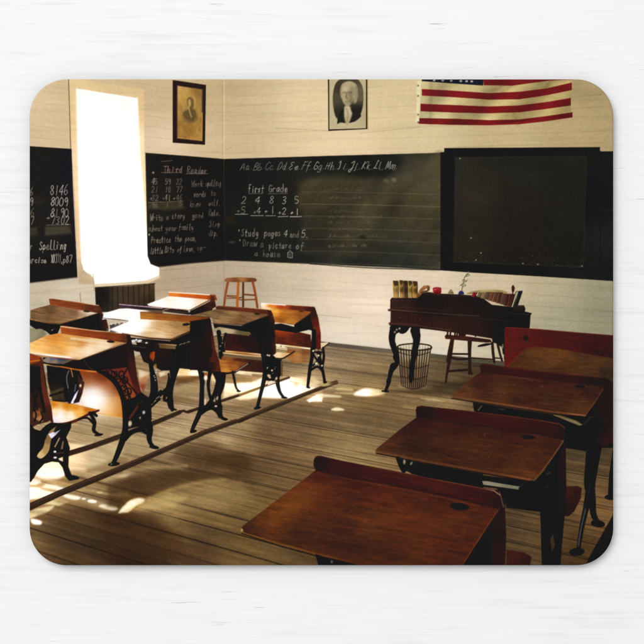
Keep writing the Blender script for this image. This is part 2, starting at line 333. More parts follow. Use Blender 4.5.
def paint_window():
    trim = [(72,90,'d4bb8e'),(75,180,'e6c8a0'),(76,250,'dcbc94'),(86,275,'b8a284'),(140,100,'cdb388'),(142,150,'e8d0a8'),(110,88,'cbb288')]
    poly('window', ID, '69.3,79 77,79 144,89.3 144.4,153 147,210 150,262 159,266.6 159.3,277 145,285 94.5,292 93,284 78.6,284 75,200 71.4,149', trim, f=.8)
    poly('window', ID, '76.6,88.7 137.3,98.2 140,154 145,207 147.6,240 148.2,254 149.6,261 152.5,265 156,266.6 159,267.4 159.2,271 159,275.4 146,280.6 120,283.2 94.5,284.6 94,281 93.2,277.5 91,275.2 87.4,273.4 83.6,269.4 81.4,262 81,250 78.8,190 77.5,140', 'fbfdff', f=1.3)
    line(None, ID, '94,285.6 120,284.2 146,281.6 159,276.6', 1.5, 'e9dcc4', f=2, a=.7)
    line(None, ID, '76.6,89 77.5,140 78.8,190 81,250', 1.2, 'ffe6cf', f=2, a=.8)
    line(None, ID, '137.3,98 140,154 145,207 148,250', 1.2, 'fff0c8', f=2, a=.7)
    poly(None, WW, '30,62 240,92 240,110 205,104 190,100 30,78', 'f2f0cc', f=2.5, a=.6)
    poly(None, WW, '192,95 217,98 217,140 195,138', 'f0ecc8', f=2.5, a=.6)
    line(None, ID, '95,285 146,281.5 159,277', 1.6, 'cdbb98', f=1.6, a=.9)
    line(None, LC, '420,545 428,644', .8, '8c7a62', f=1, a=.6)
    line(None, LC, '322,455 345,480 350,525 418,545', .7, 'a08c70', f=1, a=.5)
    # slatted panel below the sill
    poly('panel', ID, '95,287.5 130,286 154.5,283.5 155,300 150,312 96,312', [(100,295,'1c1814'),(120,295,'4a3c2c'),(145,290,'503e2b'),(150,302,'3a2c1e')], f=.8)
    for i in range(9):
        x = 107+5.3*i
        line(None, ID, [(x, 287.5-.07*(x-107)), (x+.3, 311)], .8, '17120d', f=1, a=.75)
    line(None, ID, '96,287.5 155,283.6', .8, '2a2018', f=.8, a=.8)

def paint_boards():
    # board left of the window
    poly('chalkboard_left', ID, '20,146 30,146.2 71.6,148.9 73,190 77.4,277 30,282.6 20,283.5', [(40,160,'1f1d19'),(50,230,'23201c'),(73,165,'1b1820'),(60,275,'181613'),(74,250,'1a1618')], f=.8)
    poly(None, LC, '110,235 270,228 280,280 110,295', '55503f', f=4, a=.75)
    poly(None, LC, '0,240 60,240 60,290 0,300', '4a4638', f=4, a=.7)
    blob(LC, 60, 70, 6, 4, 0, '3c372d', .5)
    line(None, T_B, '0,0 1,1', .1, '000000', a=0)
    line(None, ID, '30,283 77,277.6', .8, '453a30', f=1, a=.6)
    c = 'cfc6b6'
    chalk(W1, 190, 586, '8146', 9.5, 4.5, c, .75); chalk(W1, 112, 590, '6', 8, 4.5, c, .6)
    chalk(LC, 143, 102, '8009', 8.2, 4.6, c, .8); chalk(LC, 8, 102, '9', 8, 4.5, c, .65)
    chalk(LC, 143, 174, '8190', 8.2, 4.6, c, .8); chalk(LC, 15, 168, '6', 7, 4.5, c, .6)
    chalk(LC, 116, 196, '+', 5, 4, c, .6); chalk(LC, 148, 220, '7302', 7.5, 4.7, c, .75); chalk(LC, 15, 222, '7', 7, 4.5, c, .6)
    line(None, LC, '120,226 272,222', .5, c, a=.5)
    chalk(LC, 12, 384, 'r', 6.5, 3, c, .75); chalk(LC, 72, 386, 'Spelling', 8.5, 3.4, c, .85, slope=-.04, join=True)
    chalk(LC, 2, 470, 'urcise', 6.4, 3.1, c, .8, join=True); chalk(LC, 150, 468, 'XXIII,', 8, 2.0, c, .8, join=True); chalk(LC, 225, 468, 'p87', 6.5, 3.2, c, .8)
    # board on the left wall
    poly('chalkboard_corner', ID, '145.4,152.8 185,155.8 224,159 224.3,260.4 190,263 158,266.8 150.6,264 147.6,256 146.6,210', [(150,160,'1d1a16'),(200,170,'191714'),(180,240,'161411'),(160,200,'23201b'),(215,220,'171512')], f=.8)
    poly(None, K1, '60,378 300,365 320,420 180,432 60,420', '4a432f', f=4, a=.75)
    line(None, ID, '159,267 190,263.4 224,260.6', .8, '3a3026', f=1, a=.8)
    c = 'a89a8a'
    chalk(K1, 168, 160, 'Third', 6.2, 3.9, 'ab8f84', .75, join=True); chalk(K1, 335, 166, 'Reader', 6.4, 3.5, 'a89a90', .72, slope=.02, join=True)
    line(None, K1, '150,82 230,76', .5, c, a=.6); line(None, K1, '150,162 300,162', .6, 'a57f74', a=.6); line(None, K1, '330,170 485,170', .6, 'a08880', a=.55)
    oval(None, K1, 95, 162, 8, 8, 0, 'b0a598', f=1, a=.7)
    for j, (s1, s2, s3) in enumerate((('45','59','22'),('21','18','77'),('32','41','46'))):
        y = 245+j*58
        chalk(K1, 82, y, s1, 5.6, 3.4, c, .75); chalk(K1, 178, y, s2, 5.6, 3.2, c, .72); chalk(K1, 258, y, s3, 5.6, 3.0, c, .6)
    for x in (70, 158, 238): chalk(K1, x, 360, '+', 3.6, 2.4, c, .6)
    line(None, K1, '62,376 150,372', .5, c, a=.6); line(None, K1, '150,374 310,366', .5, c, a=.5)
    chalk(K1, 85, 415, '98', 4.6, 3, c, .5); chalk(K1, 185, 408, '1', 4.6, 3, c, .45); chalk(K1, 280, 398, '5', 4.6, 3, c, .45)
    for x, y, s, a in ((370,262,'Work',.62),(470,258,'spelling',.55),(385,335,'words',.58),(505,330,'to',.5),(355,405,'know',.5),(490,398,'well.',.5),(372,488,'good',.6),(492,470,'Rule.',.6),(495,550,'Slop',.5),(488,615,'dip.',.55)):
        chalk(K1, x, y, s, 5.6, 2.0 if len(s) > 5 else 2.5 if len(s) > 4 else 2.9, c, a, slope=-.02, join=True)
    chalk(K2, 72, 76, 'Write', 6.2, 2.7, c, .68, join=True); chalk(K2, 186, 68, 'a', 5.5, 3, c, .6); chalk(K2, 228, 62, 'story', 6, 2.7, c, .62, join=True)
    chalk(K2, 62, 150, 'about', 5.6, 2.9, c, .66, join=True); chalk(K2, 180, 148, 'your', 5.6, 3.0, c, .6, join=True); chalk(K2, 278, 142, 'family', 5.8, 2.5, c, .6, join=True)
    chalk(K2, 60, 205, '*', 5, 2.4, 'd0c8bc', .75); chalk(K2, 80, 236, 'Practice', 6.4, 2.5, c, .72, slope=-.02, join=True); chalk(K2, 248, 226, 'the', 6, 2.6, c, .62, join=True); chalk(K2, 322, 222, 'poem,', 6, 2.5, c, .62, join=True)
    chalk(K2, 74, 312, 'Little', 6.4, 2.2, c, .72, join=True); chalk(K2, 178, 304, 'Bits', 5.8, 2.4, c, .66, join=True); chalk(K2, 264, 302, 'of', 5.8, 2.5, c, .66, join=True); chalk(K2, 312, 298, 'love,', 5.8, 2.5, c, .64, join=True); chalk(K2, 408, 288, 'up-', 5.4, 3, c, .5)
    # long board on the back wall
    poly('chalkboard_back', ID, '224,159 330,155.8 446,152.6 446,270.6 408,268.2 310,263.8 224,260.4', [(230,170,'151716'),(262,170,'17191a'),(285,200,'1a1a1a'),(240,240,'151716'),(300,240,'1d1e1b'),(297,205,'211f1a'),(318,188,'37332a'),(330,200,'423d2e'),(312,215,'302d25'),(380,200,'3f3b2d'),(420,190,'494431'),(412,163,'37342b'),(360,163,'151614'),(320,165,'141615'),(390,166,'191a17'),(432,162,'3c3a2e'),(435,230,'38362c'),(350,250,'2f2e29'),(300,256,'1f2222'),(400,262,'2b2d2b'),(350,262,'26292a'),(320,232,'353127'),(260,215,'1b1c1a'),(270,200,'191b1a')], f=.8)
    poly(None, ID, '304,181 330,177 370,178 400,177 424,166 444,158 445,262 400,259 350,258 306,255 299,240 304,220 297,205 298,190', [(320,190,'474130'),(380,200,'454031'),(430,180,'504a37'),(340,230,'3f3a2e'),(420,230,'433d30'),(310,250,'2c2a25'),(400,255,'33322d')], f=9, cv=1, a=.8)
    X, Y = np.meshgrid(GX, GY)
    mb = idb == pid('chalkboard_back'); img[mb] = img[mb]*np.array([1.10, 1.09, 1.0], np.float32)
    m = (idb == pid('chalkboard_back'))*np.clip((X-290)/30, 0, 1)*np.clip((Y-166)/10, 0, 1)
    sm = fbm(X/30, Y/14+3, 4)-.5; sw = fbm((X+Y*.6)/14, (Y-X*.25)/40, 3)-.5
    img[:] *= (1+m*(.42*sm+.3*sw))[..., None]
    blob(C5, 540, 140, 8, 4, 0, '1a1a17', .5)
    poly(None, C5, '480,215 600,120 644,140 644,300 560,260 480,300', '565040', f=9, a=.45)
    poly(None, FL, '20,290 120,290 125,420 60,400 10,350', '565041', f=10, a=.35)
    poly(None, C3, '0,470 60,450 70,510 20,520', '33261a', f=6, a=.7)
    for i in range(7):
        y = 306+78*i-(8 if i > 3 else 0)
        line(None, C5, [(-60, y-4), (300, y), (840, y+12+2*i)], .6, '8a8264', f=.9, a=.32 if i != 1 else .48)
    line(None, C4, '0,357 310,368 644,384', .9, '56483a', f=1, a=.55)
    line(None, C6, '0,404 372,430 840,447', .8, '5a5a50', f=.9, a=.5)
    line(None, C6, '0,411 372,437 840,450', .9, '1c1813', f=.8, a=.8)
    c = 'a09c90'
    x = 240
    for s in 'Aa Bb Cc Dd Ee Ff Gg Hh Ii Jj Kk Ll Mm'.split():
        q = (x-236)/160
        chalk(ID, x, 170.3-.01*(x-240), s, 7.2, 4.9, 'b4b0a4', .5+.45*min(1, q+.25), w=.62, slope=-.03, slant=.42); line(None, ID, [(x+7.5, 169.8), (x+9.6, 169.6), (x+11.5, 168.4)], .45, c, a=.3+.25*min(1, q)); x += 12.1
    c = 'b6aea0'
    chalk(C3, 152, 305, 'First', 7.4, 3.1, c, .85); chalk(C3, 278, 303, 'Grade', 7.4, 4.1, c, .85)
    line(None, C3, '152,313 245,312', .5, c, a=.6); line(None, C3, '280,314 400,312', .5, c, a=.55)
    for x, s, y in ((106,'2',374),(192,'4',376),(284,'8',376),(366,'3',380),(446,'5',376)): chalk(C3, x, y, s, 6.8, 5, c, .85)
    for x, s, y, a in ((72,'+',440,.5),(104,'5',442,.75),(178,'+',446,.6),(202,'4',444,.85),(252,'+',442,.75),(292,'1',440,.85),(342,'+',450,.75),(366,'2',448,.85),(418,'+',450,.95),(452,'1',448,.95)): chalk(C3, x, y, s, 6.2 if s != '+' else 4.4, 5 if s != '+' else 4, c if x < 400 else 'd8d0c0', a)
    for a, w in (('66,446 146,446',.5),('166,455 246,455',.7),('262,456 326,455',.6),('342,462 406,460',.7),('420,462 490,461',.9)): line(None, C3, a, w, 'c4bcae', a=.75)
    c = 'aea698'
    chalk(C4, 84, 194, '*', 5, 3, c, .75); chalk(C4, 104, 202, 'Study', 7, 3.6, c, .75); chalk(C4, 252, 200, 'pages', 6.6, 3.4, c, .75, slope=-.02); chalk(C4, 378, 204, '4', 6, 4, 'c4b8a4', .85); chalk(C4, 416, 208, 'and', 6.2, 3.2, c, .75); chalk(C4, 490, 208, '5', 6.6, 4.4, 'd4ccbc', .9); line(None, C4, '524,208 528,208', .8, c, a=.7)
    chalk(C4, 90, 256, '*', 5, 3, c, .7); chalk(C4, 112, 266, 'Draw', 7, 3.6, 'a09488', .68); chalk(C4, 228, 270, 'a', 7, 4, c, .7); chalk(C4, 282, 280, 'picture', 6.6, 3.25, c, .74); chalk(C4, 456, 284, 'of', 6.8, 4.2, c, .75)
    chalk(C4, 190, 328, 'a', 6.4, 4, c, .65); chalk(C4, 242, 334, 'house', 6.6, 3.6, c, .68)
    line(None, C4, '404,338 404,308 418,294 434,308 434,340 404,338', .6, c, cv=0, a=.8); line(None, C4, '412,338 412,318 422,318 422,338', .5, c, cv=0, a=.7); line(None, C4, '404,308 434,308', .5, c, a=.6)
    blob(C4, 45, 240, 3, 1.2, 0, '6a6258', .5)
    c = '8d8668'
    for x, y, n, a, h in ((92,300,34,.42,5.5),(118,352,30,.34,5),(118,440,38,.3,5),(118,474,52,.3,5),(120,512,44,.34,5),(122,556,40,.3,5),(118,600,54,.4,5)):
        scribble(C5, x, y, n, h, c, a)
    scribble(C6, 118, 314, 4, 6, c, .5); scribble(C6, 160, 308, 18, 5.4, c, .45); scribble(C6, 325, 306, 4, 5, c, .5)
    blob(C5, 540, 224, 2.5, 2, 0, '77705a', .7); blob(C5, 490, 230, 3, 2, 0, '6a6450', .5)
    blob(C5, 340, 592, 3.5, 1.6, 0, '1f1c16', .7)
    # framed board at the right
    poly('framed_chalkboard', ID, '440.5,152.4 444.2,152 444.4,148.1 600,147.1 600,151.4 620,151.2 620,281.5 540,276.4 470,272.5 440.5,270.3', [(450,160,'12120f'),(520,150,'141411'),(520,272,'15130f'),(595,200,'10100d'),(608,170,'171a17'),(608,240,'20241f'),(606,270,'1a1a16')], f=.8)
    poly(None, ID, '455,157.3 587.2,156.4 585,210 582.8,266.6 453,261.6', [(460,165,'302d22'),(520,165,'2a281f'),(575,165,'23221b'),(470,200,'302a20'),(520,215,'262019'),(570,210,'24211a'),(465,255,'2a261c'),(520,255,'231e17'),(575,255,'1e1c17')], f=.8)
    X, Y = np.meshgrid(GX, GY); m = (idb == pid('framed_chalkboard'))
    img[:] *= (1+m*(.28*(fbm(X/34, Y/20, 4)-.5)))[..., None]
    line(None, ID, '453,261.8 520,264.5 583,267', .6, '5a5344', f=.9, a=.5); line(None, ID, '455.2,157.2 587,156.4', .5, '4a463a', a=.6); line(None, ID, '587,157 585,210 583,266', .6, '35332b', f=1, a=.6)
    for k in range(60):
        x = 455+128*rng.rand(); y = 266-9*rng.rand()**2-(583-x)*.035
        oval(None, ID, x, y, .25+.25*rng.rand(), .25, 0, '8a8474', f=.7, a=.35+.3*rng.rand())
    for x, y in ((460,158.5),(476,260),(481,253),(523,263.5),(538,264.4),(582,266),(471,238)): oval(None, ID, x, y, .9, .6, 0, 'b0a890', f=.8, a=.7)
    line(None, ID, '600.3,151.4 600.3,279', .8, '0c0c0a', f=.8, a=.8)
    line(None, ID, '601,210 613,210', .5, '4a4a40', a=.5)
    # flag
    FLG = 'flag'
    poly(FLG, FL, '50,60 64,52 503,50 503,88 500,112 500,130 505,168 440,172 300,186 200,190 120,188 47,185 56,120', [(80,120,'cbb78c'),(200,140,'c2ac80'),(350,130,'bfa878'),(480,130,'b8a070'),(55,180,'d0c29a')], f=.7)
    red = [(70,100,'862026'),(200,110,'7c1a20'),(300,110,'7a181d'),(420,100,'861c22'),(490,85,'741a1e'),(490,165,'6a161a'),(150,180,'741a20')]
    for s in ('64,85 160,90 260,97 350,93 430,83 503,66 503,88 430,103 350,115 260,116 160,109 64,104',
              '60,128 160,132 260,136 350,133 430,123 500,111 500,133 430,143 350,153 260,156 160,154 60,150',
              '56,170 160,172 260,176 350,174 430,164 505,153 505,168 430,179 350,188 260,191 160,190 55,187'):
        poly(None, FL, s, red, f=.7)
    poly(None, FL, '245,50 505,50 505,57 440,60 380,68 330,75 245,74', red, f=.7)
    poly(None, FL, '64,50 246,50 243,75 64,62', '1b1e33', f=.7)
    for x in (100,125,150,178,195,210): oval(None, FL, x, 59+(x-90)*.03, 4, 3.2, 0, 'c8c0a8', f=.8, a=.8)
    for a in ('300,92 360,60 430,52', '250,100 330,62', '420,90 440,64 460,52', '90,66 90,186', '330,150 345,190'):
        line(None, FL, a, 2.5, '5a3a22', f=4, a=.2)
    X, Y = np.meshgrid(GX, GY); m = idb == pid(FLG)
    img[:] *= (1+m*(.16*np.sin((X-420)/7.5+.09*(Y-80)+2*vn(X/25, Y/40))*(.4+.6*vn(X/18, Y/60))+.10*(fbm(X/9, Y/5, 2)-.5)))[..., None]
    img[:] *= np.where(m[..., None], np.array([.9, .92, .9], np.float32), 1)
    poly(None, FL, '50,62 62,62 56,180 47,184', 'd6caa2', f=.8)
    for y in (75,105,160,182): oval(None, FL, 53, y, 3, 3, 0, '4a4030', f=.8, a=.6)
    # framed engraving on the left wall
    P = 'framed_print'
    poly(P, PF, '62,42 90,44 330,80 322,562 62,545', [(70,200,'2a1712'),(320,300,'2c1c18'),(200,550,'241512'),(250,70,'2b1a14')], f=.7)
    poly(None, PF, '98,86 305,118 300,535 95,512', [(120,120,'b09058'),(200,200,'a8864c'),(280,140,'8a6a3c'),(200,440,'8f6c38'),(280,480,'a07c44'),(110,480,'987440'),(200,320,'a08048')], f=.7, g=(80, .12, 9, 3))
    line(None, PF, '98,86 305,118', .7, '7a5c34', a=.8); line(None, PF, '100,512 300,535', .9, '3a2818', a=.8); line(None, PF, '100,505 296,524', .5, 'c0a060', a=.5); line(None, PF, '300,300 297,525', 1, 'b08850', a=.8); line(None, PF, '300,120 300,300', .8, '3a2830', a=.8)
    line(None, PF, '95,92 95,505', 1.2, '3c2222', f=1.2, a=.8)
    poly(None, PF, '150,300 185,280 200,265 232,278 248,300 245,350 215,375 175,360 150,330', '5c4c30', f=2, cv=1, a=.75); poly(None, PF, '140,330 160,290 200,272 240,282 262,320 258,365 210,392 160,372', '5c4c30', f=3, cv=1, a=.45)
    poly(None, PF, '180,190 205,178 228,200 230,250 215,275 190,262 178,225', '6a5636', f=1.4, cv=1, a=.9)
    poly(None, PF, '186,205 202,196 210,225 205,250 190,250', 'b49a62', f=1.2, cv=1, a=.8); line(None, PF, '190,250 200,300 212,335', 1.2, 'b49a64', f=1.2, a=.8)
    # framed oval portrait on the back wall (an anonymous sitter)
    P = 'framed_portrait'
    poly(P, PW, '85,40 508,40 508,580 90,600', '1d150f', f=.7)
    poly(None, PW, '98,30 494,30 494,572 100,585', [(120,100,'c2aa72'),(470,100,'c0a870'),(300,560,'c2ac74'),(120,540,'c0aa74'),(470,400,'b8a06c')], f=.7)
    poly(None, PW, '300,30 400,45 450,110 466,210 460,330 430,430 370,490 300,510 230,500 170,450 145,350 138,230 160,110 210,50', [(160,250,'5a4c30'),(300,60,'54462c'),(440,200,'6e5e3e'),(200,430,'3c3220'),(420,420,'2c2418'),(180,120,'4c4028')], f=1.2, cv=1)
    poly(None, PW, '185,520 205,420 255,360 310,352 365,372 420,410 440,440 380,495 300,515 220,510', '2a2318', f=1.2, cv=1)
    poly(None, PW, '222,160 240,95 310,66 380,92 408,160 404,240 380,300 350,250 240,250 222,210', [(250,110,'b09c6c'),(390,200,'8a7850'),(320,80,'b4a070')], f=1.6, cv=1)
    poly(None, PW, '232,170 265,115 325,110 362,150 366,230 345,300 300,335 258,310 234,250', [(270,150,'c0a872'),(260,260,'b49c68'),(345,200,'8d7a50'),(340,290,'84704a'),(300,310,'a89260')], f=1.5, cv=1)
    poly(None, PW, '268,335 318,335 336,385 345,420 318,500 290,540 262,470 258,390', [(290,360,'c4ae7c'),(300,500,'b49e6c')], f=1.8, cv=1); line(None, PW, '280,350 300,420 290,500', .9, '8a7650', f=1.4, a=.7)
    for a, w in (('245,190 275,186',1.0),('300,186 340,190',1.1)): line(None, PW, a, w, '6a5a3c', f=1.8, a=.6)
    line(None, PW, '285,195 280,245 296,252', 1, '6a5836', f=1.4, a=.75); line(None, PW, '268,285 316,285', .7, '7a6644', f=1.5, a=.6); poly(None, PW, '345,150 395,150 402,240 385,300 355,300 350,230', 'a8986c', f=2.5, cv=1, a=.6); poly(None, PW, '212,150 236,120 240,230 222,240', 'a09066', f=2.2, cv=1, a=.5)
    m = (idb == pid('framed_portrait'))[..., None]; g0 = img.mean(2, keepdims=True); img[:] = np.where(m, img*.55+g0*np.array([1.02, 1, .95], np.float32)*.45, img)
    line(None, PW, '508,60 514,585', .8, '8a744c', f=1.4, a=.5)
# ------------------------------------------------- desks of the left block
def leg(part, t, p, w, col=IRON, hi=None, f=.9):
    w = [1.1*k for k in w] if isinstance(w, (list, tuple)) else 1.1*w
    line(part, t, p, w, col, f=f)
    if hi:
        q = pts(t, p); line(None, ID, [(x-.5, y) for x, y in q], max(.5, .22*min(w if isinstance(w, (list, tuple)) else [w])), hi, f=1.2, a=.35)

def paint_left_desks():
    # runners on the floor
    rn = [(40,505,'35251a'),(150,460,'3e2b1d'),(250,420,'3c2b1d'),(340,384,'3e2d1d')]
    line('floor_runner', ID, '20,511.5 30,506.5 60,493 110,473 150,456 205,432 236,421', [6.8,6.5,6.1,5.7,5.2,4.6,4.1], rn, f=.9, cv=0, g=(-22,.3,30,1.5))
    line('floor_runner', ID, '239,421 260,412 300,396 336,382', [4.2,3.8,3.6,3.4], rn, f=.9, cv=0, g=(-22,.3,30,1.5))
    line(None, ID, '20,509.8 60,491.4 110,471.4 150,454.4 205,430.8 236,420 260,411 300,395 336,381', 1.0, '6b4e34', f=1.2, cv=0, a=.55)
    line(None, ID, '24,513 60,496 110,476 150,458.6 205,434.4 236,423.2 260,414 300,398 336,384', .8, '1e140c', f=1.2, cv=0, a=.6)
    line(None, ID, '60,458.6 90,449.4 125,437 150,427 180,414', .8, '1e140c', f=1.2, cv=0, a=.6)
    line('floor_runner.b', ID, '60,456 90,447 125,434.5 150,424.5 180,412', [5.2,5,4.6,4.3,3.8], rn, f=.9, cv=0, g=(-20,.3,30,1.5))
    line('floor_runner.b', ID, '188,412 215,403 240,395', [3,2.8,2.6], rn, f=.9, cv=0)
    line('floor_runner.b', ID, '240,395 262,387 289,377.5', [2.6,2.4,2.2], [(240,395,'8a6a44'),(289,377,'54402c')], f=.9, cv=0)
    poly('floor_runner', B8, '520,275 630,262 634,284 540,300 500,290', [(540,285,'b0986c'),(620,275,'5a4630')], f=1)

    line('floor_runner.b', ID, '178,412.8 183,410.8 187,412 192,410.6', 2.4, '382618', f=.9)
    # ---- far left desk with the grey-brown top
    D = 'desk_far_left'
    poly(D, T_A, '10,250 30,262 130,270 215,280 205,300 130,330 40,310 10,290', '16110e', f=1)
    poly(None, T_A, '10,310 40,312 80,300 120,345 90,395 10,400', [(30,350,'8f886f'),(90,380,'7f7860')], f=1)
    line(D, T_A, '35,265 50,300 100,310 150,345 160,360', [3,2.5,3,3], IRON); line(D, T_A, '20,270 45,305 60,310', 2, IRON); line(D, T_A, '130,290 150,345', 2.5, IRON)
    poly(D, T_A, '150,330 205,285 290,240 460,212 500,230 520,330 330,320 210,300 190,345 140,358', [(250,290,'17100d'),(400,260,'120e0c'),(300,310,'221611')], f=1)
    poly(D, T_A, '460,205 480,220 500,240 522,320 470,322 462,260', [(470,230,'3a1a14'),(505,300,'4a1c16'),(470,300,'241010')], f=1)
    poly(D, T_A, '15,195 60,180 140,160 300,185 450,212 380,235 205,284 110,272 15,250', [(30,230,'76603f'),(140,190,'6b5138'),(200,250,'8a6c4c'),(300,200,'7c6048'),(350,225,'b8a084'),(400,212,'d8ccb8'),(280,240,'94785a'),(80,215,'806648')], f=.9, g=(8,.22,16,1.6))
    line(None, T_A, '15,254 110,274 205,287 300,258 440,216', [.9,.9,.9,.7,.6], [(100,272,'9a6a34'),(205,285,'5a3a20'),(400,228,'8c7450')], f=.8, cv=0, a=.9)
    poly(D, T_A, '135,125 155,120 300,142 460,166 478,190 480,222 440,212 300,186 142,160', [(150,140,'8a4c24'),(300,165,'804424'),(440,190,'6a3620'),(470,210,'4a241a')], f=.9, g=(8,.2,14,1.2))
    line(None, T_A, '138,124 300,141 455,164', .7, [(150,124,'6a3a20'),(300,142,'a8764a'),(440,162,'d8b898')], f=.8, cv=0, a=.9)
    oval(None, T_A, 378, 202, 22, 6, 4, '3a2c20', f=.8)
    line(None, T_A, '335,85 340,140', .8, '7a6244', f=1, a=.6)

    # ---- far white-lit desk in the middle
    D = 'desk_white_lit'
    poly(D, T_D, '0,290 140,262 135,330 0,340', '1a1512', f=1)
    line(None, T_D, '0,300 130,262', .7, '8a7c68', f=.8, a=.6)
    for x in (10,35,60,90): blob(T_D, x, 285-x*.1, .9, 1.2, 0, 'cfc6b8', .7)
    poly(D, T_D, '-40,215 60,185 120,182 340,198 345,250 200,262 130,262 20,246 -50,255', [(0,220,'ffffff'),(150,220,'ffffff'),(100,200,'fff8f0'),(180,240,'fffaf4'),(300,210,'6a5240')], f=.9)
    poly(D, T_D, '55,155 75,154 340,180 345,198 200,192 60,176', [(70,170,'4c3240'),(200,182,'34202a'),(330,190,'3a2824')], f=.8)
    line(None, T_D, '60,157 200,169 335,182', .8, 'ddc8dc', f=.8, cv=0, a=.85)
    line(None, T_A, '480,245 644,262', .7, '3a2c28', f=.8, a=.8)

    # ---- far back desk, white top
    D = 'desk_back_row'
    poly(D, T_D, '340,178 420,182 515,200 640,142 660,140 660,200 560,222 500,222 345,202', [(400,195,'221814'),(560,200,'1a1210'),(640,170,'2c1a14')], f=1)
    line(None, T_D, '345,195 400,180 430,188', .8, 'c8b8a8', f=1, a=.8); line(None, T_D, '350,192 400,200 500,210', .7, '7a6a5c', f=1, a=.6); blob(T_D, 510, 200, 1, 1.6, 0, 'e8e0d4', .7)
    poly(D, T_D, '240,155 380,104 470,108 642,128 515,192 340,178 250,168', [(300,140,'fffdfa'),(480,140,'fffaf6'),(450,180,'fff4ec'),(600,132,'f6d8bc'),(380,110,'ffeedd')], f=.9)
    line(None, T_D, '250,167 340,180 515,194', .8, '8a6a54', f=.8, cv=0, a=.7); line(None, T_D, '515,194 642,128', .8, '3c2418', f=.8, a=.8)
    poly(D, T_D, '378,80 392,74 560,90 680,96 690,130 640,126 480,112 378,104', [(390,90,'d8843a'),(500,100,'c86a24'),(600,108,'b85e22'),(670,112,'8a4220')], f=.8)
    line(None, T_D, '380,78 500,86 640,96', 1.0, 'fff0e0', f=.8, cv=0, a=.9); line(None, T_D, '470,106 560,112', 1.2, 'a44a7c', f=2, a=.35)
    poly(D, T_F, '135,165 155,170 168,235 120,262 10,290 0,280 130,200', [(140,185,'5c2a16'),(150,230,'40180f'),(60,265,'1e120e')], f=.9)

    # ---- stool
    D = 'stool'
    WD = [(240,80,'8a5430'),(310,150,'a0602f'),(420,150,'8f5028'),(340,200,'5c3820')]
    for p, w in (('246,70 230,150 218,240',[2.6,2.4,2.0]),('402,70 420,150 434,240',[2.6,2.4,2.2])): line(D, T_F, p, w, WD, f=.8)
    line(D, T_F, '342,72 342,236', 2.0, '5a3820', f=.8)
    line(D, T_F, '238,182 300,182 300,178 240,170', .9, '7a4a2a', f=.8, cv=0); line(D, T_F, '345,157 415,163', 1.6, '6e4426', f=.8); line(D, T_F, '345,192 425,190', 1.4, '7a4c2c', f=.8); line(D, T_F, '315,180 340,174', 1.2, '6a4024', f=.8); line(D, T_F, '240,164 300,168', 1.0, '7a4a2a', f=.8); line(D, T_F, '318,190 340,194', 1, '6a4024', f=.8)
    line(D, T_F, '312,70 308,150 304,236', 2.6, 'a8642e', f=.8)
    poly(D, T_F, '222,60 240,50 330,46 420,52 430,62 426,74 380,78 270,78 224,74', [(240,60,'8c6240'),(330,52,'9a7048'),(400,70,'6e4426'),(300,74,'7a4c2a')], f=.8)

    # ---- desk of the third row, gold top (right end of the block)
    D = 'desk_right_end'
    IR = IRON
    poly(D, T_H, '160,255 280,262 390,288 398,372 300,366 165,350', [(200,270,'8a3c18'),(300,300,'5c2414'),(380,340,'4a1c12'),(200,330,'55220f'),(230,285,'7a3416')], f=.9, g=(8,.3,12,1.5))
    poly(D, T_H, '150,222 200,215 285,238 300,275 250,270 155,256', '140e0c', f=.9)
    line(None, T_H, '160,262 240,272 280,280', .8, 'b05a24', f=1, a=.7)
    poly(D, T_H, '285,222 405,140 430,200 420,250 400,262 380,256 285,278', [(300,250,'15100d'),(400,180,'1c1210')], f=.9)
    poly(D, T_H, '75,104 150,112 400,138 385,152 285,222 160,208 90,180', [(100,120,'ffe6b4'),(160,150,'e0a048'),(220,170,'a8702c'),(330,150,'8a5a28'),(260,200,'b07c3a'),(200,200,'8a5a26'),(150,190,'a86a30')], f=.9, g=(8,.2,14,1.4))
    line(None, T_H, '150,206 200,212 285,222 400,142', .8, [(200,212,'d09a6a'),(285,222,'7a4a2a'),(380,155,'5a3018')], f=.8, cv=0, a=.85)
    poly(D, T_H, '70,92 78,84 200,95 410,108 425,135 400,140 200,122 72,106', [(80,98,'ffe9cc'),(140,104,'e08a3c'),(200,108,'a85020'),(300,118,'6a2c14'),(410,125,'4a1c12')], f=.8)
    line(None, T_H, '74,86 150,92 230,98', .8, 'ffffff', f=1, a=.9); line(None, T_H, '230,99 400,109', .6, '8a4a2a', f=.8, a=.7)
    oval(None, T_H, 330, 138, 16, 4, 4, '4a2c14', f=.8)
    poly(D, T_H, '405,108 418,112 440,180 456,280 456,380 440,386 425,376 412,300 405,240 385,160', [(412,150,'3a1812'),(440,240,'7a2e1a'),(445,340,'6a1a16'),(420,340,'4a1512'),(425,220,'5a2016')], f=.9)
    line(None, T_H, '165,352 300,366 395,380', 1.4, [(180,354,'fff0c8'),(300,366,'e8c890'),(390,380,'fff4dc')], f=1, a=.95)
    poly(None, T_H, '170,350 190,348 240,375 240,388 170,378', 'f0dcb8', f=1, a=.9); line(None, T_H, '180,372 235,380', .5, '6a4a30', a=.8); blob(T_H, 200, 362, .8, .6, 0, '5a3a20', .8)
    poly(D, T_H, '240,380 390,382 385,470 280,470 230,430', [(260,400,'9a5c2c'),(360,400,'7a4a28'),(300,420,'a87c48'),(370,450,'8a6840')], f=2, a=.75, g=(8,.25,12,1.5))
    poly(D, T_H, '455,340 500,338 510,346 480,362 458,378', [(470,345,'d8c4a0'),(495,342,'e4d4b4')], f=.8)
    line(D, T_H, '510,342 480,366 462,384', 1.5, '4a3a2c', f=.8)
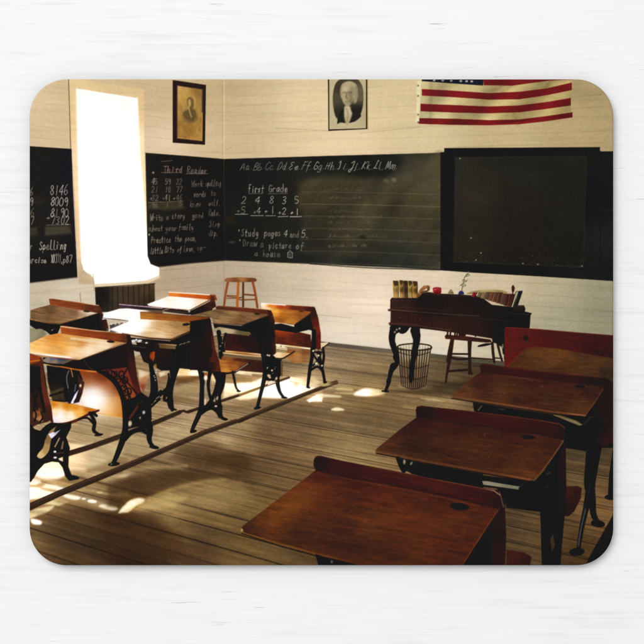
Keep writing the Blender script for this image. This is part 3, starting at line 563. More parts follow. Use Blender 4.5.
    leg(D, B8, '468,55 462,120 450,190 436,300', [4,3.2,3.2,2.4], IR); leg(D, B8, '505,80 520,150 535,210 546,272', [3,3,2.6,2.4], IR)
    line(D, B8, '535,50 540,110 528,180', [2,2.4,2.6], IR); line(D, B8, '455,195 480,178 500,172 515,182 530,200', 2.2, IR); line(D, B8, '470,90 490,120 520,160', 2, IR); line(D, B8, '520,90 500,130 470,165', 1.6, IR)
    line(D, B8, '470,75 500,80 530,78', 1.8, IR); oval(D, B8, 440, 306, 13, 6, 10, IR); oval(D, B8, 548, 272, 14, 6, 0, IR)
    for x, y, r in ((472,70,1),(490,150,1.1),(528,165,.9),(505,100,1)): blob(B8, x, y, r, r, 0, 'f8eedc', .85)
    poly(D, T_H, '398,250 425,255 425,380 395,385', IR, f=1)

    # ---- desk with the brown-grey top in front of it
    D = 'desk_right_middle'
    poly(D, T_F, '225,395 330,405 470,430 475,555 380,552 225,530', [(260,420,'3c1712'),(350,450,'2c1210'),(440,520,'2a1210'),(300,520,'451b12')], f=.9)
    poly(D, T_F, '150,345 330,360 470,300 525,270 545,330 552,545 500,560 470,545 440,460 380,400 160,385', [(300,380,'120d0b'),(500,400,'14100e'),(540,450,'241210')], f=.9)
    poly(D, T_F, '150,378 190,366 300,385 390,405 380,425 280,412 160,402', [(170,385,'9a9478'),(240,385,'b0a888'),(340,408,'6a5c40')], f=1)
    poly(D, T_F, '5,292 175,250 330,268 510,288 335,352 150,342 140,310', [(100,290,'84704e'),(200,262,'6f5840'),(280,290,'8c7450'),(420,300,'84684a'),(320,330,'6e5438'),(200,320,'927a58'),(480,292,'7a5a3c')], f=.9, g=(7,.3,14,1.4))
    line(None, T_F, '145,342 335,354 515,288', .8, [(200,346,'5c4028'),(335,354,'3a2618'),(480,300,'6a4a34')], f=.8, cv=0, a=.85)
    poly(D, T_F, '165,240 180,230 350,242 500,256 522,262 535,290 505,288 350,270 170,252', [(180,240,'50281a'),(350,256,'6a3420'),(500,270,'5a2818'),(250,245,'5e2e1c')], f=.8)
    line(None, T_F, '172,233 350,243 505,257', .6, 'a06844', f=.8, cv=0, a=.7)
    oval(None, T_F, 432, 282, 18, 7, 5, '3c2410', f=.8); 
    poly(D, T_F, '500,258 522,262 534,290 548,420 552,545 535,550 520,400 505,300', [(515,280,'3a1a14'),(540,400,'1c1210'),(545,500,'3a1c14')], f=.9)
    line(None, T_F, '525,275 545,400 552,540', .8, '6a3a2c', f=1, a=.4)
    line(None, T_F, '215,522 330,532 470,546', 1.6, [(240,524,'e8c890'),(330,532,'c89a58'),(460,546,'e4c8a0')], f=1, a=.95)
    line(D, T_F, '185,400 195,470 200,560', 4.5, IR); line(D, T_F, '230,410 215,470 220,530', 2.2, IR); 
    for y in (420,470,490,520): blob(T_F, 190+(y%40)*.6, y, .8, .8, 0, 'a8a498', .7)
    poly(D, T_G, '205,40 480,70 480,150 300,130 200,130', [(300,80,'5c2c18'),(400,110,'44200f'),(460,130,'3c1c12'),(250,60,'8a5a30')], f=.9)
    line(None, T_G, '215,18 330,30 480,42', 1.4, 'dcb880', f=1, a=.9)
    line(None, T_G, '300,140 480,152 ', 1.6, 'f0dcb0', f=1.2, a=.9)
    leg(D, B8, '150,60 165,160 158,240 135,340 112,432', [6,5.4,4.2,3.2,2.8], IR, '5a5a56'); leg(D, B8, '235,110 245,180 240,260 255,330 280,368', [5,4.6,4,2.8,2.2], IR, '4a4a48')
    poly(D, B8, '145,80 240,110 268,125 270,225 215,265 160,260', IR, f=.9)
    for x, y, rx, ry in ((178,98,1.1,.9),(190,100,.7,1.0),(206,196,1.0,.9),(186,230,1.7,1.3),(234,248,1.0,1.5),(212,212,.5,.8),(192,242,1.2,.8),(226,180,.5,1.2),(176,180,.5,1)): blob(B8, x, y, rx, ry, 20, 'e2d0b0', .9)
    for p in ('165,110 200,150 235,190','235,120 200,160 165,215','160,215 200,212 262,200'): line(D, B8, p, 1.0, IR)
    line(None, B8, '150,90 160,170', .5, '56544e', f=1, a=.5)
    poly(None, B8, '178,275 200,262 235,272 180,292', 'e8dcc0', f=1, a=.9)
    poly(D, B8, '262,130 275,140 275,235 262,232', '6a5238', f=.9)
    oval(D, B8, 112, 438, 24, 9, -10, IR); oval(D, B8, 285, 371, 20, 7, 5, IR)
    poly(D, T_H, '150,420 175,400 260,408 235,432 190,440 170,440', [(180,410,'f0d8a8'),(230,415,'d8b888')], f=.9); line(D, T_H, '285,396 240,425 205,442 170,440', 1.5, '3c2c20', f=.8)

    # ---- big lit desk in the middle
    D = 'desk_middle'
    poly(D, B6, '-130,20 470,40 470,275 400,270 260,258 90,275 40,240 -60,200', [(100,100,'2c1614'),(300,160,'281412'),(200,230,'1a1210'),(400,200,'1c1412'),(-40,150,'241412')], f=.9)
    poly(D, T_D, '390,390 630,290 650,260 660,560 600,600 560,580 430,565 400,480', [(500,450,'150f0d'),(620,400,'1c1210'),(560,360,'17110e')], f=.9)
    poly(D, B6, '75,22 240,42 235,85 90,75', [(100,60,'6a5236'),(200,65,'75603f')], f=.8); line(D, B6, '75,28 240,48', 1.0, 'b8a27c', f=.8)
    for x, y in ((280,40),(315,30),(350,18),(375,12)): line(None, B6, [(x-8,y+5),(x+10,y-4)], 1.1, 'a09a88', f=1, a=.75)
    poly(None, T_D, '130,370 400,395 420,415 300,408 140,395', '1a1210', f=.9)
    for x, y, rx, ry in ((150,392,2.6,1.2),(190,392,2.4,1.3),(235,405,1.2,.8),(170,385,1,1)): blob(T_D, x, y, rx, ry, -8, 'e8e6e8', .9)
    poly(D, T_D, '120,410 220,425 240,470 170,460 120,440', '1b1411', f=1); line(None, T_D, '150,425 230,438', .7, '70685c', f=1, a=.6)
    poly(D, T_D, '0,318 130,262 195,225 400,258 630,282 400,386 250,376 100,350 60,340', [(40,318,'fffdfb'),(170,280,'fffaf2'),(120,330,'fff6ea'),(230,310,'ecd8b4'),(250,360,'d2b88c'),(320,300,'c2a272'),(420,290,'a08458'),(560,290,'8a6840'),(420,340,'b0946a'),(330,365,'e4d0a8'),(380,330,'caa878'),(480,270,'9a7c50')], f=.9, g=(7,.16,14,1.3))
    poly(None, T_D, '-10,322 130,262 190,226 270,238 250,290 190,345 100,350 60,342', 'fffdfa', f=7, a=.85); poly(None, T_D, '190,226 330,244 320,262 190,262', 'f4e6cc', f=5, a=.5)
    line(None, T_D, '80,346 250,374 395,384', 1.6, [(100,350,'6a4a2c'),(250,374,'4a3020'),(390,384,'3a2418')], f=.8, cv=0, a=.9)
    line(None, T_D, '395,386 450,362 630,284', 2.2, '45271a', f=.9, cv=0, a=.9); line(None, T_D, '400,380 450,355', 1.0, '8a6a44', f=1, a=.7)
    poly(D, T_D, '193,206 210,204 400,222 640,238 650,262 632,282 400,262 196,252', [(210,230,'a87836'),(350,240,'946028'),(500,250,'85501f'),(620,260,'7a4420')], f=.8, g=(6,.15,14,1.1))
    line(None, T_D, '196,206 400,222 630,240', .7, '5c3a24', f=.8, cv=0, a=.8)
    oval(None, T_D, 490, 286, 24, 9, -6, '2a1c12', f=.8)
    poly(D, T_F, '120,300 132,320 150,420 165,520 192,640 130,640 125,450', [(130,350,'2a1512'),(150,500,'5a1f18'),(140,600,'4a1816'),(160,600,'5c1c18')], f=.9)
    poly(D, T_F, '0,330 125,312 140,470 150,644 0,644', [(60,400,'140f0d'),(130,420,'2e1512'),(110,600,'241010')], f=1)
    poly(None, B6, '265,258 455,275 456,300 420,290 262,270', 'fff0d4', f=1, a=.0)
    # its cast iron, near side
    leg(D, B7, '190,90 205,200 200,330 190,460 130,600 105,660', [5.5,4.6,4.2,4.6,3.6,2.6], IR, '4a4a46'); leg(D, B7, '380,130 375,230 350,330 365,440 380,520 420,548', [8.5,7,5.5,4.4,3,2.2], IR, '50504c')
    leg(D, B7, '280,100 262,200 268,300 300,400 330,440', [3.8,3,2.6,3,3], IR); line(D, B7, '345,190 320,300 270,400 210,470', [3,3.4,4,5], IR); line(D, B7, '195,490 250,450 300,445 345,480 365,520', [3.6,3.6,3.4,3.4,3.2], IR)
    poly(D, B7, '180,85 300,95 420,110 405,200 330,190 300,120 250,105 200,110', IR, f=1); line(D, B7, '200,430 300,420 380,430', 2.6, IR)
    poly(D, B7, '170,460 280,400 340,400 370,470 300,450 200,490', IR, f=1)
    oval(D, T_G, 22, 524, 22, 10, -10, IR); oval(D, T_G, 222, 444, 22, 9, 8, IR)
    blob(B7, 236, 165, 1.8, 2.2, 0, 'f8ecd8', .95); blob(B7, 236, 128, 1.6, 1.2, 0, 'a04a24', .9); blob(B7, 225, 108, 2, .7, 0, 'e8e0d0', .7); blob(B7, 230, 250, .7, 4, 3, '9a9a88', .9); blob(B7, 232, 385, .9, 3.2, 4, 'cdbfa0', .9); blob(B7, 342, 352, .9, 2, 15, 'b8b4ac', .9); blob(B7, 330, 425, 1.3, .9, 0, 'e8dcc8', .9); blob(B7, 300, 215, .8, 2, 0, 'd8c8a0', .4)
    # its folding seat
    poly(D, B7, '345,0 480,5 640,25 600,60 520,110 440,115 380,112 355,80', [(380,60,'b0793c'),(480,40,'8a5628'),(420,95,'c08a48'),(580,45,'6a3f20'),(500,80,'9a6430')], f=.9, g=(8,.25,10,1.2))
    line(D, B7, '640,28 560,75 510,108 440,122 380,118', 1.8, '241610', f=.8); line(None, B7, '625,35 560,75 515,105', .9, 'b4aca8', f=.8, a=.8)
    poly(D, T_G, '165,0 185,60 200,140 140,140 120,60', [(160,60,'55201a'),(185,110,'5e231c'),(140,100,'30120f')], f=1)
    leg(D, B7, '485,110 500,180 515,250 535,280', [2.2,2.2,1.8,1.6], '20160f'); oval(D, B7, 540, 287, 20, 8, 0, '20160f')
    # far-side iron of the middle desk, left legs seen below
    leg(D, B6, '230,240 220,330 195,430 185,520 205,640', [9,5,4.5,5,3.5], IR, '3c3c38'); line(D, B6, '100,470 40,530 0,580', [2.4,3,3], IR); line(D, B6, '190,420 120,480 60,540', 3.2, IR); line(D, B6, '170,310 175,400 140,470', [1.6,2,2.6], IR)
    poly(D, B6, '90,260 265,256 240,330 185,340 180,280 100,282', '17120f', f=1)
    line(None, B6, '20,565 85,520', 1.0, 'a8a098', f=.8, a=.8)
    line(D, T_E, '375,190 385,240 410,252 425,256', [3.4,2.6,2.2,1.6], IR); line(D, T_E, '385,60 370,120 350,190 400,200', [4,3.6,3,2.6], IR); line(D, T_E, '270,180 330,150 380,170', 3, IR)
    poly(D, B6, '0,95 45,110 40,170 25,200 0,180', [(20,140,'a8532c')], f=1)
    leg(D, B4, '570,40 555,150 565,260 585,360 590,480 560,560', [4,4,4,6,7,6], IR)
    blob(B4, 570, 145, 2.2, 3.6, 0, 'a24a22', .95); blob(B4, 600, 240, 1.4, 2, 10, '9c7a48', .9)
    for x, y in ((605,300),(590,330),(602,370),(598,345),(610,280)): blob(B4, x, y, .7, .7, 0, 'c8d0d8', .7)
    poly(None, B4, '445,270 550,300 540,340 490,480 470,440 450,360', [(480,320,'d8c0a0'),(500,360,'a87a54'),(485,440,'8a4a30')], f=1.6)

    # ---- front big desk with the lattice iron side
    D = 'desk_front'
    # plank back below it (lit)
    poly(D, T_V, '170,195 290,200 350,240 385,310 388,395 280,375 215,340 200,270', [(200,210,'8e4618'),(300,228,'763214'),(360,265,'743a18'),(235,258,'80441c'),(330,262,'8a4e26'),(385,385,'b87c2e'),(320,388,'d09848'),(370,330,'b0743a'),(222,300,'b08868')], f=1)
    blob(T_V, 268, 326, 15.5, 12, 18, 'fff2dc', .9); blob(T_V, 262, 322, 12, 10.2, 18, 'ffffff', 1.0); blob(T_V, 335, 350, 10, 9.8, 0, 'ecc07a', .25)
    line(None, T_V, '215,345 280,375 388,396', .9, 'd8a050', f=1, cv=0, a=.8)
    poly(D, T_V, '75,180 200,185 220,240 190,330 100,330 80,250', [(100,210,'15100e'),(170,250,'1c1611'),(110,300,'2a2118')], f=1)
    poly(None, T_V, '88,290 160,262 165,320 100,322', [(120,290,'584a30'),(130,310,'46382a')], f=2, a=.8)
    line(D, T_V, '90,305 150,285', 2, '1c1410', f=1)
    leg(D, B2, '330,230 345,330 355,430 385,480', [3,3.4,4,2], IR); leg(D, B2, '470,280 440,360 400,440 380,490', [3,3.4,4,2], '1a1626')
    line(None, B2, '375,190 355,260 370,350', .8, '9aa0aa', f=1, a=.8); line(None, B2, '430,380 440,320', .8, 'a8a8b0', f=1, a=.7)
    poly(D, B2, '455,230 520,300 500,400 470,480 420,490 460,380 470,320', [(490,330,'4a2420'),(470,450,'2c161c')], f=1)
    poly(None, B2, '395,485 430,410 462,370 440,440 410,490', 'f6f0fc', f=1); blob(B2, 482, 328, 1.1, 1.5, 0, 'e8d8a8', .9)
    poly(D, T_V, '60,150 205,160 400,85 425,120 440,260 400,330 330,240 280,205 130,190 60,178', [(150,175,'1e1512'),(300,160,'1a110f'),(400,150,'24120f'),(250,190,'1c1210')], f=.9)
    poly(D, B2, '120,100 180,65 330,70 430,85 330,130 180,120', [(170,95,'8a8478'),(230,75,'5a6484'),(300,85,'4a5474'),(330,110,'6a5a48'),(240,115,'9a8a68')], f=1)
    poly(None, B2, '240,75 330,72 400,85 320,98', '39425c', f=1, a=.7)
    line(None, B2, '140,130 240,148 310,155', 1.0, [(150,132,'f0c878'),(240,148,'b8906a')], f=1, a=.9)
    line(D, B2, '310,155 400,172 500,188 640,202', 1.3, [(320,156,'c0702c'),(480,186,'b86a26'),(600,198,'d08a44')], f=.8); line(None, B2, '395,175 412,245', 1.0, 'd8a060', f=.8, a=.8)
    line(None, T_V, '225,160 240,185 260,200', .5, '8a7a6c', a=.5)
    poly(D, T_V, '5,95 75,62 130,52 260,70 400,88 340,108 210,158 120,148 5,132', [(30,110,'e8b468'),(110,75,'c88a44'),(140,100,'dca85c'),(100,130,'e2b674'),(220,85,'c08c50'),(180,125,'e6c48c'),(270,95,'d8b888'),(300,110,'ead6b0'),(250,120,'f0e0c4'),(370,92,'a06c34'),(20,130,'ffe8b8')], f=.9, g=(7,.16,16,1.5))
    poly(None, T_V, '170,70 230,75 330,90 320,98 230,86 172,78', 'ecd8b4', f=1.4, a=.75)
    poly(None, T_V, '190,120 300,90 390,92 330,112 215,152 150,148', 'f2e0c0', f=6, a=.5); poly(None, T_V, '5,112 60,96 90,110 60,130 5,128', 'f4c878', f=5, a=.5)
    line(None, T_V, '5,130 60,138 120,146 205,156', 1.6, [(30,132,'ffe6c0'),(90,140,'fffaf4'),(150,148,'fff8fa'),(200,156,'c8a884')], f=1, a=.95)
    line(None, T_V, '5,140 100,150 200,160', .9, 'b06a2c', f=.8, a=.8); line(None, T_V, '208,158 400,90', .8, 'caa884', f=.8, a=.75)
    poly(D, T_V, '130,25 140,22 260,42 400,58 412,80 398,92 260,72 134,54', [(150,40,'a0582a'),(250,55,'8a4620'),(350,70,'7a3c1c'),(395,78,'5c2c18')], f=.8, g=(7,.18,14,1.1))
    line(None, T_V, '132,26 260,42 350,52', .9, [(140,26,'f4dcc0'),(260,42,'d8b48c'),(345,52,'8a5a3a')], f=.8, cv=0, a=.9)
    oval(None, T_V, 333, 87, 16, 5, 4, '2c1c12', f=.8)
    poly(D, T_V, '398,56 412,62 428,140 440,230 455,290 430,330 415,250 400,150', [(410,100,'2e1412'),(430,220,'4a1a18'),(442,290,'581e1c')], f=.9)
    # lattice
    poly(D, T_V, '280,205 330,198 400,190 420,260 440,330 400,340 370,280 330,235', [(340,215,'74302a'),(380,240,'7c3028'),(395,290,'8a4428'),(405,320,'9a5c24')], f=.9)
    for cx, cy, r in ((318,214,9),(345,216,13),(378,218,15),(362,242,13),(392,244,14),(382,272,14),(405,290,15),(398,314,12)):
        P = [(cx+r*(1-k/26)*math.cos(k*.42+cx), cy+1.25*r*(1-k/26)*math.sin(k*.42+cx)) for k in range(19)]
        line(D, T_V, P, 1.3, '1c110e', f=.9)
    for p in ('300,206 345,232 380,285 392,330','330,200 372,232 398,275 418,330','400,195 385,230 410,262 440,300'):
        line(D, T_V, p, 1.5, '1c110e', f=.9)
    poly(D, T_V, '380,330 430,310 455,290 495,320 498,400 480,440 440,430 400,440 385,420', IR, f=.9)
    line(D, T_V, '410,395 440,350', 2.4, '5a2a22', f=1); line(D, T_V, '440,340 465,325', 1.4, '3c201a', f=1)
    for x, y, rx, ry, c in ((410,417,1.9,2.8,'d4c6aa'),(466,372,1.4,1.7,'c0bcae'),(451,394,.9,1.3,'8c8a7c'),(477,416,1.5,.9,'b8ae94')): blob(T_V, x, y, rx, ry, 8, c, .95)
    leg(D, T_V, '280,205 320,225 360,265 385,330 392,420 385,470 360,540 342,580', [2.4,3.4,4,4.4,5,5.6,4.6,3.4], IR, '4c4c48')
    line(D, T_V, '390,480 420,450 455,442 480,455', 4.2, IR); leg(D, T_V, '480,400 490,440 488,480 500,505 520,515', [6,6,4.4,3.2,1.8], IR)
    oval(D, T_V, 346, 580, 24, 8, -6, IR); blob(T_V, 335, 580, 1, .8, 0, 'a8aab0', .6); oval(D, T_V, 508, 512, 20, 7, 8, IR)
    line(D, T_V, '490,355 530,318', 2.2, IR, f=.8)

    # ---- seat and iron of the desk cut by the left edge
    D = 'desk_cut_off'
    poly(D, T_V, '0,132 55,150 60,165 95,400 80,410 40,420 0,440', [(20,200,'130f0c'),(20,160,'7a3a1a'),(45,250,'1a110e'),(20,320,'3a1c14'),(20,380,'4a2a1a')], f=.9)
    poly(D, T_V, '0,138 48,148 50,165 8,178 0,178', [(20,155,'8a4420')], f=1); line(None, T_V, '5,168 45,162', 1, 'd08a3c', f=1, a=.8)
    line(D, T_V, '50,175 60,260 80,340 98,400', [4.6,5,5.4,5.4], [(55,200,'5c2a18'),(75,300,'6a3020'),(92,390,'4a1c18')], f=.9); line(None, T_V, '44,190 50,280 66,370', 2.4, IR, f=1)
    line(D, T_V, '10,260 30,330 45,390', 1.8, IR); line(D, T_V, '35,300 22,360 30,400', 1.6, IR); blob(T_V, 42, 392, 2.2, 1.6, 0, 'b49a70', .9); blob(T_V, 45, 365, 2, 2, 0, '8a4a2a', .7); blob(T_V, 52, 405, 2, 1.2, 20, 'a8926c', .8)
    poly(D, T_V, '92,325 130,330 200,342 280,360 282,370 210,395 160,412 105,415 100,400', [(105,340,'d0882c'),(160,345,'cc8624'),(240,360,'b87424'),(110,370,'ffe8c0'),(130,385,'fffdf8'),(170,385,'fff4dc'),(210,372,'eeb864'),(190,350,'d89430'),(105,405,'f4e8f0')], f=.9, g=(10,.1,14,1.6))
    line(D, T_V, '284,364 240,382 200,402 150,418 108,420', [2,2.4,2.8,3,2.6], [(270,368,'4a2030'),(180,408,'5a2420'),(120,418,'3c1a1c')], f=.9)
    # iron body, then what shows through it
    poly(D, B3, '0,100 60,175 110,190 165,140 215,112 330,130 400,105 395,165 352,250 386,350 375,420 372,520 400,595 445,640 380,652 345,615 318,530 282,482 220,475 150,495 90,560 55,625 20,660 0,660', IR, f=.8)
    poly(None, B3, '95,398 85,430 128,444 190,380 215,270 250,170 262,150 200,195 160,270 138,345', [(110,420,'d2b888'),(170,370,'a88e62'),(190,260,'86704c'),(240,170,'8e7a58')], f=.9, cv=1)
    poly(None, B3, '188,222 225,205 250,205 300,180 262,225 220,262 205,250', [(210,230,'e8e4f4'),(280,195,'a8a4b0')], f=.9)
    poly(None, B3, '240,338 285,252 297,258 252,345', '9a8a70', f=.8); poly(None, B3, '300,362 318,285 330,290 322,358', '7c6a50', f=.8)
    oval(None, B3, 248, 384, 13, 10, 0, 'e8e4ee', f=.8); oval(None, B3, 250, 438, 16, 9, 0, 'e6e0e6', f=.8); poly(None, B3, '278,446 320,432 322,474 290,462', 'eadcb8', f=.9); line(None, B3, '262,400 325,392', 1.6, '4a2e24', f=1)
    poly(None, B3, '50,15 80,8 130,30 140,75 110,100 70,85 45,60', [(90,60,'8a4a30'),(95,75,'b89468')], f=1, cv=1, a=.9); line(D, B3, '60,0 75,50 60,100', 1.6, IR); line(D, B3, '120,20 135,70 110,110', 1.6, IR); poly(None, B3, '85,150 110,140 155,120 125,180 100,190', '9c8868', f=1, a=.9)
    leg(D, T_V, '0,440 16,500 14,560 4,640', [9,8,6,6], IR)
    oval(D, T_V, 185, 634, 22, 8, 8, IR)
    leg(D, T_V, '250,375 268,410 265,445 290,462', [3.4,3.2,3.2,2], IR); line(D, T_V, '205,398 240,395 262,415', [1.6,2.2,2.6], IR); line(D, T_V, '262,372 275,385', 3, IR); oval(D, T_V, 285, 462, 18, 5, -8, IR)

# ----------------------------------------- teacher's desk and what is near it
def paint_far_things():
    # chair behind
    D = 'teacher_chair'; W = [(500,110,'3c2018'),(510,250,'30190f'),(640,200,'2a1610')]
    leg(D, T_M, '534,120 518,230 500,320 488,400', [2.6,2.8,2.4,1.6], W); line(D, T_M, '636,130 640,240 640,345', [2.4,2.6,2.2], W)
    for p, w in (('530,218 636,220',1.6),('524,244 570,252 636,250',2.2),('505,330 640,320',2.4)): line(D, T_M, p, w, W, f=.8)
    leg(D, T_J, '78,500 62,580 50,650', [2.4,2.8,2.6], W); line(D, T_J, '196,520 192,600 194,700 205,735', [3,2.8,2.6,2], W); line(D, T_J, '337,535 342,600 350,660', [2.6,2.8,2.2], W); line(D, T_J, '372,545 385,600 400,650', [2.4,2.2,2], W)
    for p, w in (('75,604 190,606',1.6),('200,630 340,640',1.4),('345,630 400,634',1.2)): line(D, T_J, p, w, W, f=.8)
    poly(D, T_J, '30,492 40,480 180,492 325,512 335,530 300,532 160,520 35,508', [(100,500,'4a231a'),(280,520,'3a1a14')], f=.8)
    for x in (50,68,98,112,150,230,300): line(D, T_J, [(x,455),(x-2,490)], 1.6, '2a1510', f=.8)
    poly(D, T_J, '118,450 170,455 165,490 120,490', '33180f', f=.8)
    # basket
    D = 'waste_basket'
    poly(D, T_M, '176,172 285,196 395,176 385,260 360,425 280,445 200,415 186,280', [(250,230,'a6977c'),(340,230,'9c8c70'),(230,300,'7a6248'),(330,320,'7a654a'),(280,420,'6b5038'),(220,400,'8a745c')], f=1, a=.9)
    for i in range(13):
        u = i/12; x0 = 180+u*212; x1 = 203+u*155
        line(D, T_M, [(x0, 178+22*math.sin(math.pi*u)),(x0*.45+x1*.55+2*math.sin(i*5), 310+8*math.sin(math.pi*u)),(x1, 415+28*math.sin(math.pi*u))], [.9,.8,.8], '221a14', f=.8, a=.95)
        line(D, T_M, [(x0, 168-8*math.sin(math.pi*u)),(x1+4, 405)], .6, '3a2c20', f=.9, a=.5)
    for y, b in ((215,16),(300,14),(370,12),(430,16)):
        k = (y-175)/255; line(D, T_M, [(180+k*22, y-8),(285-k*6, y+b),(393-k*34, y-8)], .8, '261d16', f=.8, a=.8)
    line(D, T_M, '176,172 200,160 285,152 370,160 396,174 380,188 285,196 195,188 176,172', 1.3, '2a2018', f=.8); poly(None, T_M, '205,172 285,160 372,172 285,186', 'bfb29a', f=1.5, a=.5)
    poly(None, T_M, '250,260 285,230 285,390 250,380', '1c140f', f=3, a=.45)
    # desk legs
    D = 'teacher_desk'; IR = '17120f'
    leg(D, T_M, '148,45 138,110 148,160 168,220 172,280 140,320 126,370 118,410 100,458', [5,5,5.5,5,4,4.6,3.4,3.2,2.4], IR)
    line(D, T_M, '150,150 160,90 190,70 225,70 250,45', [3,2.4,2.6,3.4,2], IR); oval(D, T_M, 212, 68, 28, 20, -20, IR); oval(D, T_M, 172, 66, 16, 20, 10, IR); oval(D, T_M, 136, 100, 9, 22, 0, IR); oval(D, T_M, 168, 240, 20, 26, 0, IR); oval(D, T_M, 120, 395, 15, 22, 10, IR); line(D, T_M, '138,50 180,45 250,40', 3.4, IR); oval(D, T_M, 150, 300, 22, 26, 20, IR); oval(D, T_M, 148, 162, 20, 14, 20, IR); line(D, T_M, '80,458 118,460', 1.6, IR)
    for x, y in ((160,78),(172,62),(190,54)): blob(T_M, x, y, .9, 1.1, 0, 'c8bca4', .7)
    leg(D, T_M, '292,45 295,90 300,130 290,190 278,260 268,330 262,395', [8,8,6.5,5.5,4.6,4,3], IR); oval(D, T_M, 312, 100, 14, 20, 0, IR); oval(D, T_M, 287, 215, 24, 30, 0, IR); oval(D, T_M, 280, 70, 20, 26, 0, IR); oval(D, T_M, 272, 300, 18, 26, 0, IR); oval(D, T_M, 264, 360, 16, 24, 0, IR)
    poly(D, T_J, '325,470 420,430 420,540 380,545 340,530', IR, f=1); line(D, T_J, '380,540 405,560 412,600', 2.6, IR); line(D, T_J, '248,555 290,546 330,540', [1.6,2.6,1.4], IR); line(D, T_J, '390,520 420,540 425,640', 4, IR); blob(T_J, 402, 560, 1, 1.6, 0, 'b0a488', .7)
    # body
    body = [(392,305,'3a201a'),(400,317,'44231e'),(440,310,'261714'),(440,325,'3e1f1b'),(480,305,'221512'),(470,328,'341b18'),(510,320,'18100e'),(525,316,'14120f'),(425,297,'1c100d'),(520,335,'14100e')]
    poly(D, ID, '390.3,299.5 392,297.6 416.5,297.8 419,296 423,292.6 430,292.2 440,293.6 460,294.5 478,295.8 484,299 492,304.8 511,306.8 524,308.5 525,311.5 531.8,313.2 530.5,315.5 529.6,329 510,340 492,338.6 470,335 447,331.6 410,326.8 389.6,325 389.3,322.8 390.4,322 390.8,311 388.5,309.8 390.2,308.5', body, f=.8)
    line(None, T_I, '118,319 300,335 520,350 700,362', 1.2, [(130,320,'6a4a40'),(400,342,'4c342c'),(650,360,'4a3832')], f=.9, cv=0, a=.9); line(None, T_I, '118,326 400,350 700,372', .9, '0e0807', f=.9, a=.8)
    line(None, T_I, '120,408 250,414 400,436 520,452', 1.1, '5a382c', f=.8, a=.8); line(None, T_I, '125,418 400,446 500,460', .9, '140b0a', f=.8, a=.8)
    poly(None, T_I, '135,332 400,356 400,425 260,408 135,398', '3a1618', f=3, a=.5)
    line(None, T_I, '300,242 345,208 420,216', 1, '5a4a3c', f=1, a=.6)
    for a_, c_, w_ in (('140,262 300,262','4a2a22',.7),('345,222 520,232 640,236','3a2822',.7),('150,300 330,312 520,330','4a2c26',.6),('250,336 250,402','120808',.8),('255,336 255,402','4a2422',.5),('400,350 400,424','120808',.8),('405,350 405,424','46221f',.5),('138,338 138,398','512824',.7)):
        line(None, T_I, a_, w_, c_, f=.9, a=.8)
    for x, y in ((195,372),(325,384),(455,402)): oval(None, T_I, x, y+2, 6, 5, 0, '0e0706', f=.8); oval(None, T_I, x-1, y, 4, 3, 0, '8a6a4c', f=.8, a=.8)
    line(None, T_J, '20,350 200,372 470,395', .6, '46342c', f=.9, a=.7); line(None, T_J, '200,300 340,320 460,345', .6, '3c2a22', f=.9, a=.7); line(None, T_J, '460,345 575,352', .7, '4a3c30', f=.9, a=.7)
    # books standing at the left end
    for i, (x0, x1, top, c, dk) in enumerate(((145,183,133,'a88c54','75602f'),(186,214,130,'a8854c','54391f'),(214,243,133,'5a4424','2e2014'),(243,272,134,'a48a56','65501f'),(272,305,136,'a27c40','4c3418'))):
        D = 'standing_book.%d' % i
        poly(D, T_I, [(x0,top+4),(x0+5,top),(x1-2,top+2),(x1+1,top+10),(x1+2,244),(x0+6,244)], [(x0+8,top+30,c),(x1,top+60,dk),(x0+10,230,c)], f=.7)
        poly(None, T_I, [(x0+4,top),(x1-2,top+1),(x1-1,top+30-(i%2)*12),(x0+12,top+36),(x0+6,top+14)], '2e2414', f=1, a=.8)
        line(None, T_I, [(x1,top+8),(x1+1,242)], .6, '3c2a14', f=.8, a=.8)
    # lying wooden pieces
    D = 'wooden_stick'
    poly(D, T_I, '300,236 320,190 345,166 375,162 386,170 384,196 372,200 365,182 345,195 325,232 305,242', [(320,205,'8a6438'),(360,172,'9a7040'),(380,185,'5a3c22'),(310,235,'6a4a28')], f=.9)
    oval(D, T_I, 350, 205, 26, 8, -15, '5a4428', f=1)
    D = 'red_jar'
    poly(D, T_I, '404,184 412,178 452,178 460,186 458,214 444,222 414,218 406,204', [(420,195,'94202a'),(450,200,'761822'),(430,212,'58121a'),(445,184,'a02c34')], f=.9)
    line(None, T_I, '410,182 430,176 456,181', .9, '6a1a1c', f=1, a=.7); blob(T_I, 418, 190, .8, .8, 0, 'e07a80', .6)
    D = 'small_figure'
    poly(D, T_I, '500,218 508,200 518,188 528,192 536,206 540,218', [(518,200,'8a7c58'),(530,214,'6a5c40')], f=.9)
    D = 'blue_vase'
    poly(D, T_I, '566,224 572,206 582,198 594,198 604,208 606,222', [(580,205,'39366e'),(590,218,'26244e'),(600,210,'2e2c5a')], f=.8)
    D = 'dried_sprig'
    line(D, T_I, '590,200 596,170 606,120 625,92', .7, '5c5440', f=.8)
    for k in range(26):
        s = rng.rand(); x = 596+36*s+rng.normal()*9; y = 172-88*s+rng.normal()*6
        oval(D, T_I, x, y, 7, 3.4, -50+60*rng.rand(), ('6e6a52','857f64','57533c','9a9478')[k % 4], f=.9, a=.85)
    # row of books at the right
    D = 'reading_arc'
    poly(D, T_J, '165,218 200,204 250,194 330,190 400,194 436,208 420,222 330,206 250,210 195,222', [(200,212,'8a7a58'),(300,198,'a89468'),(400,204,'93805a')], f=.9)
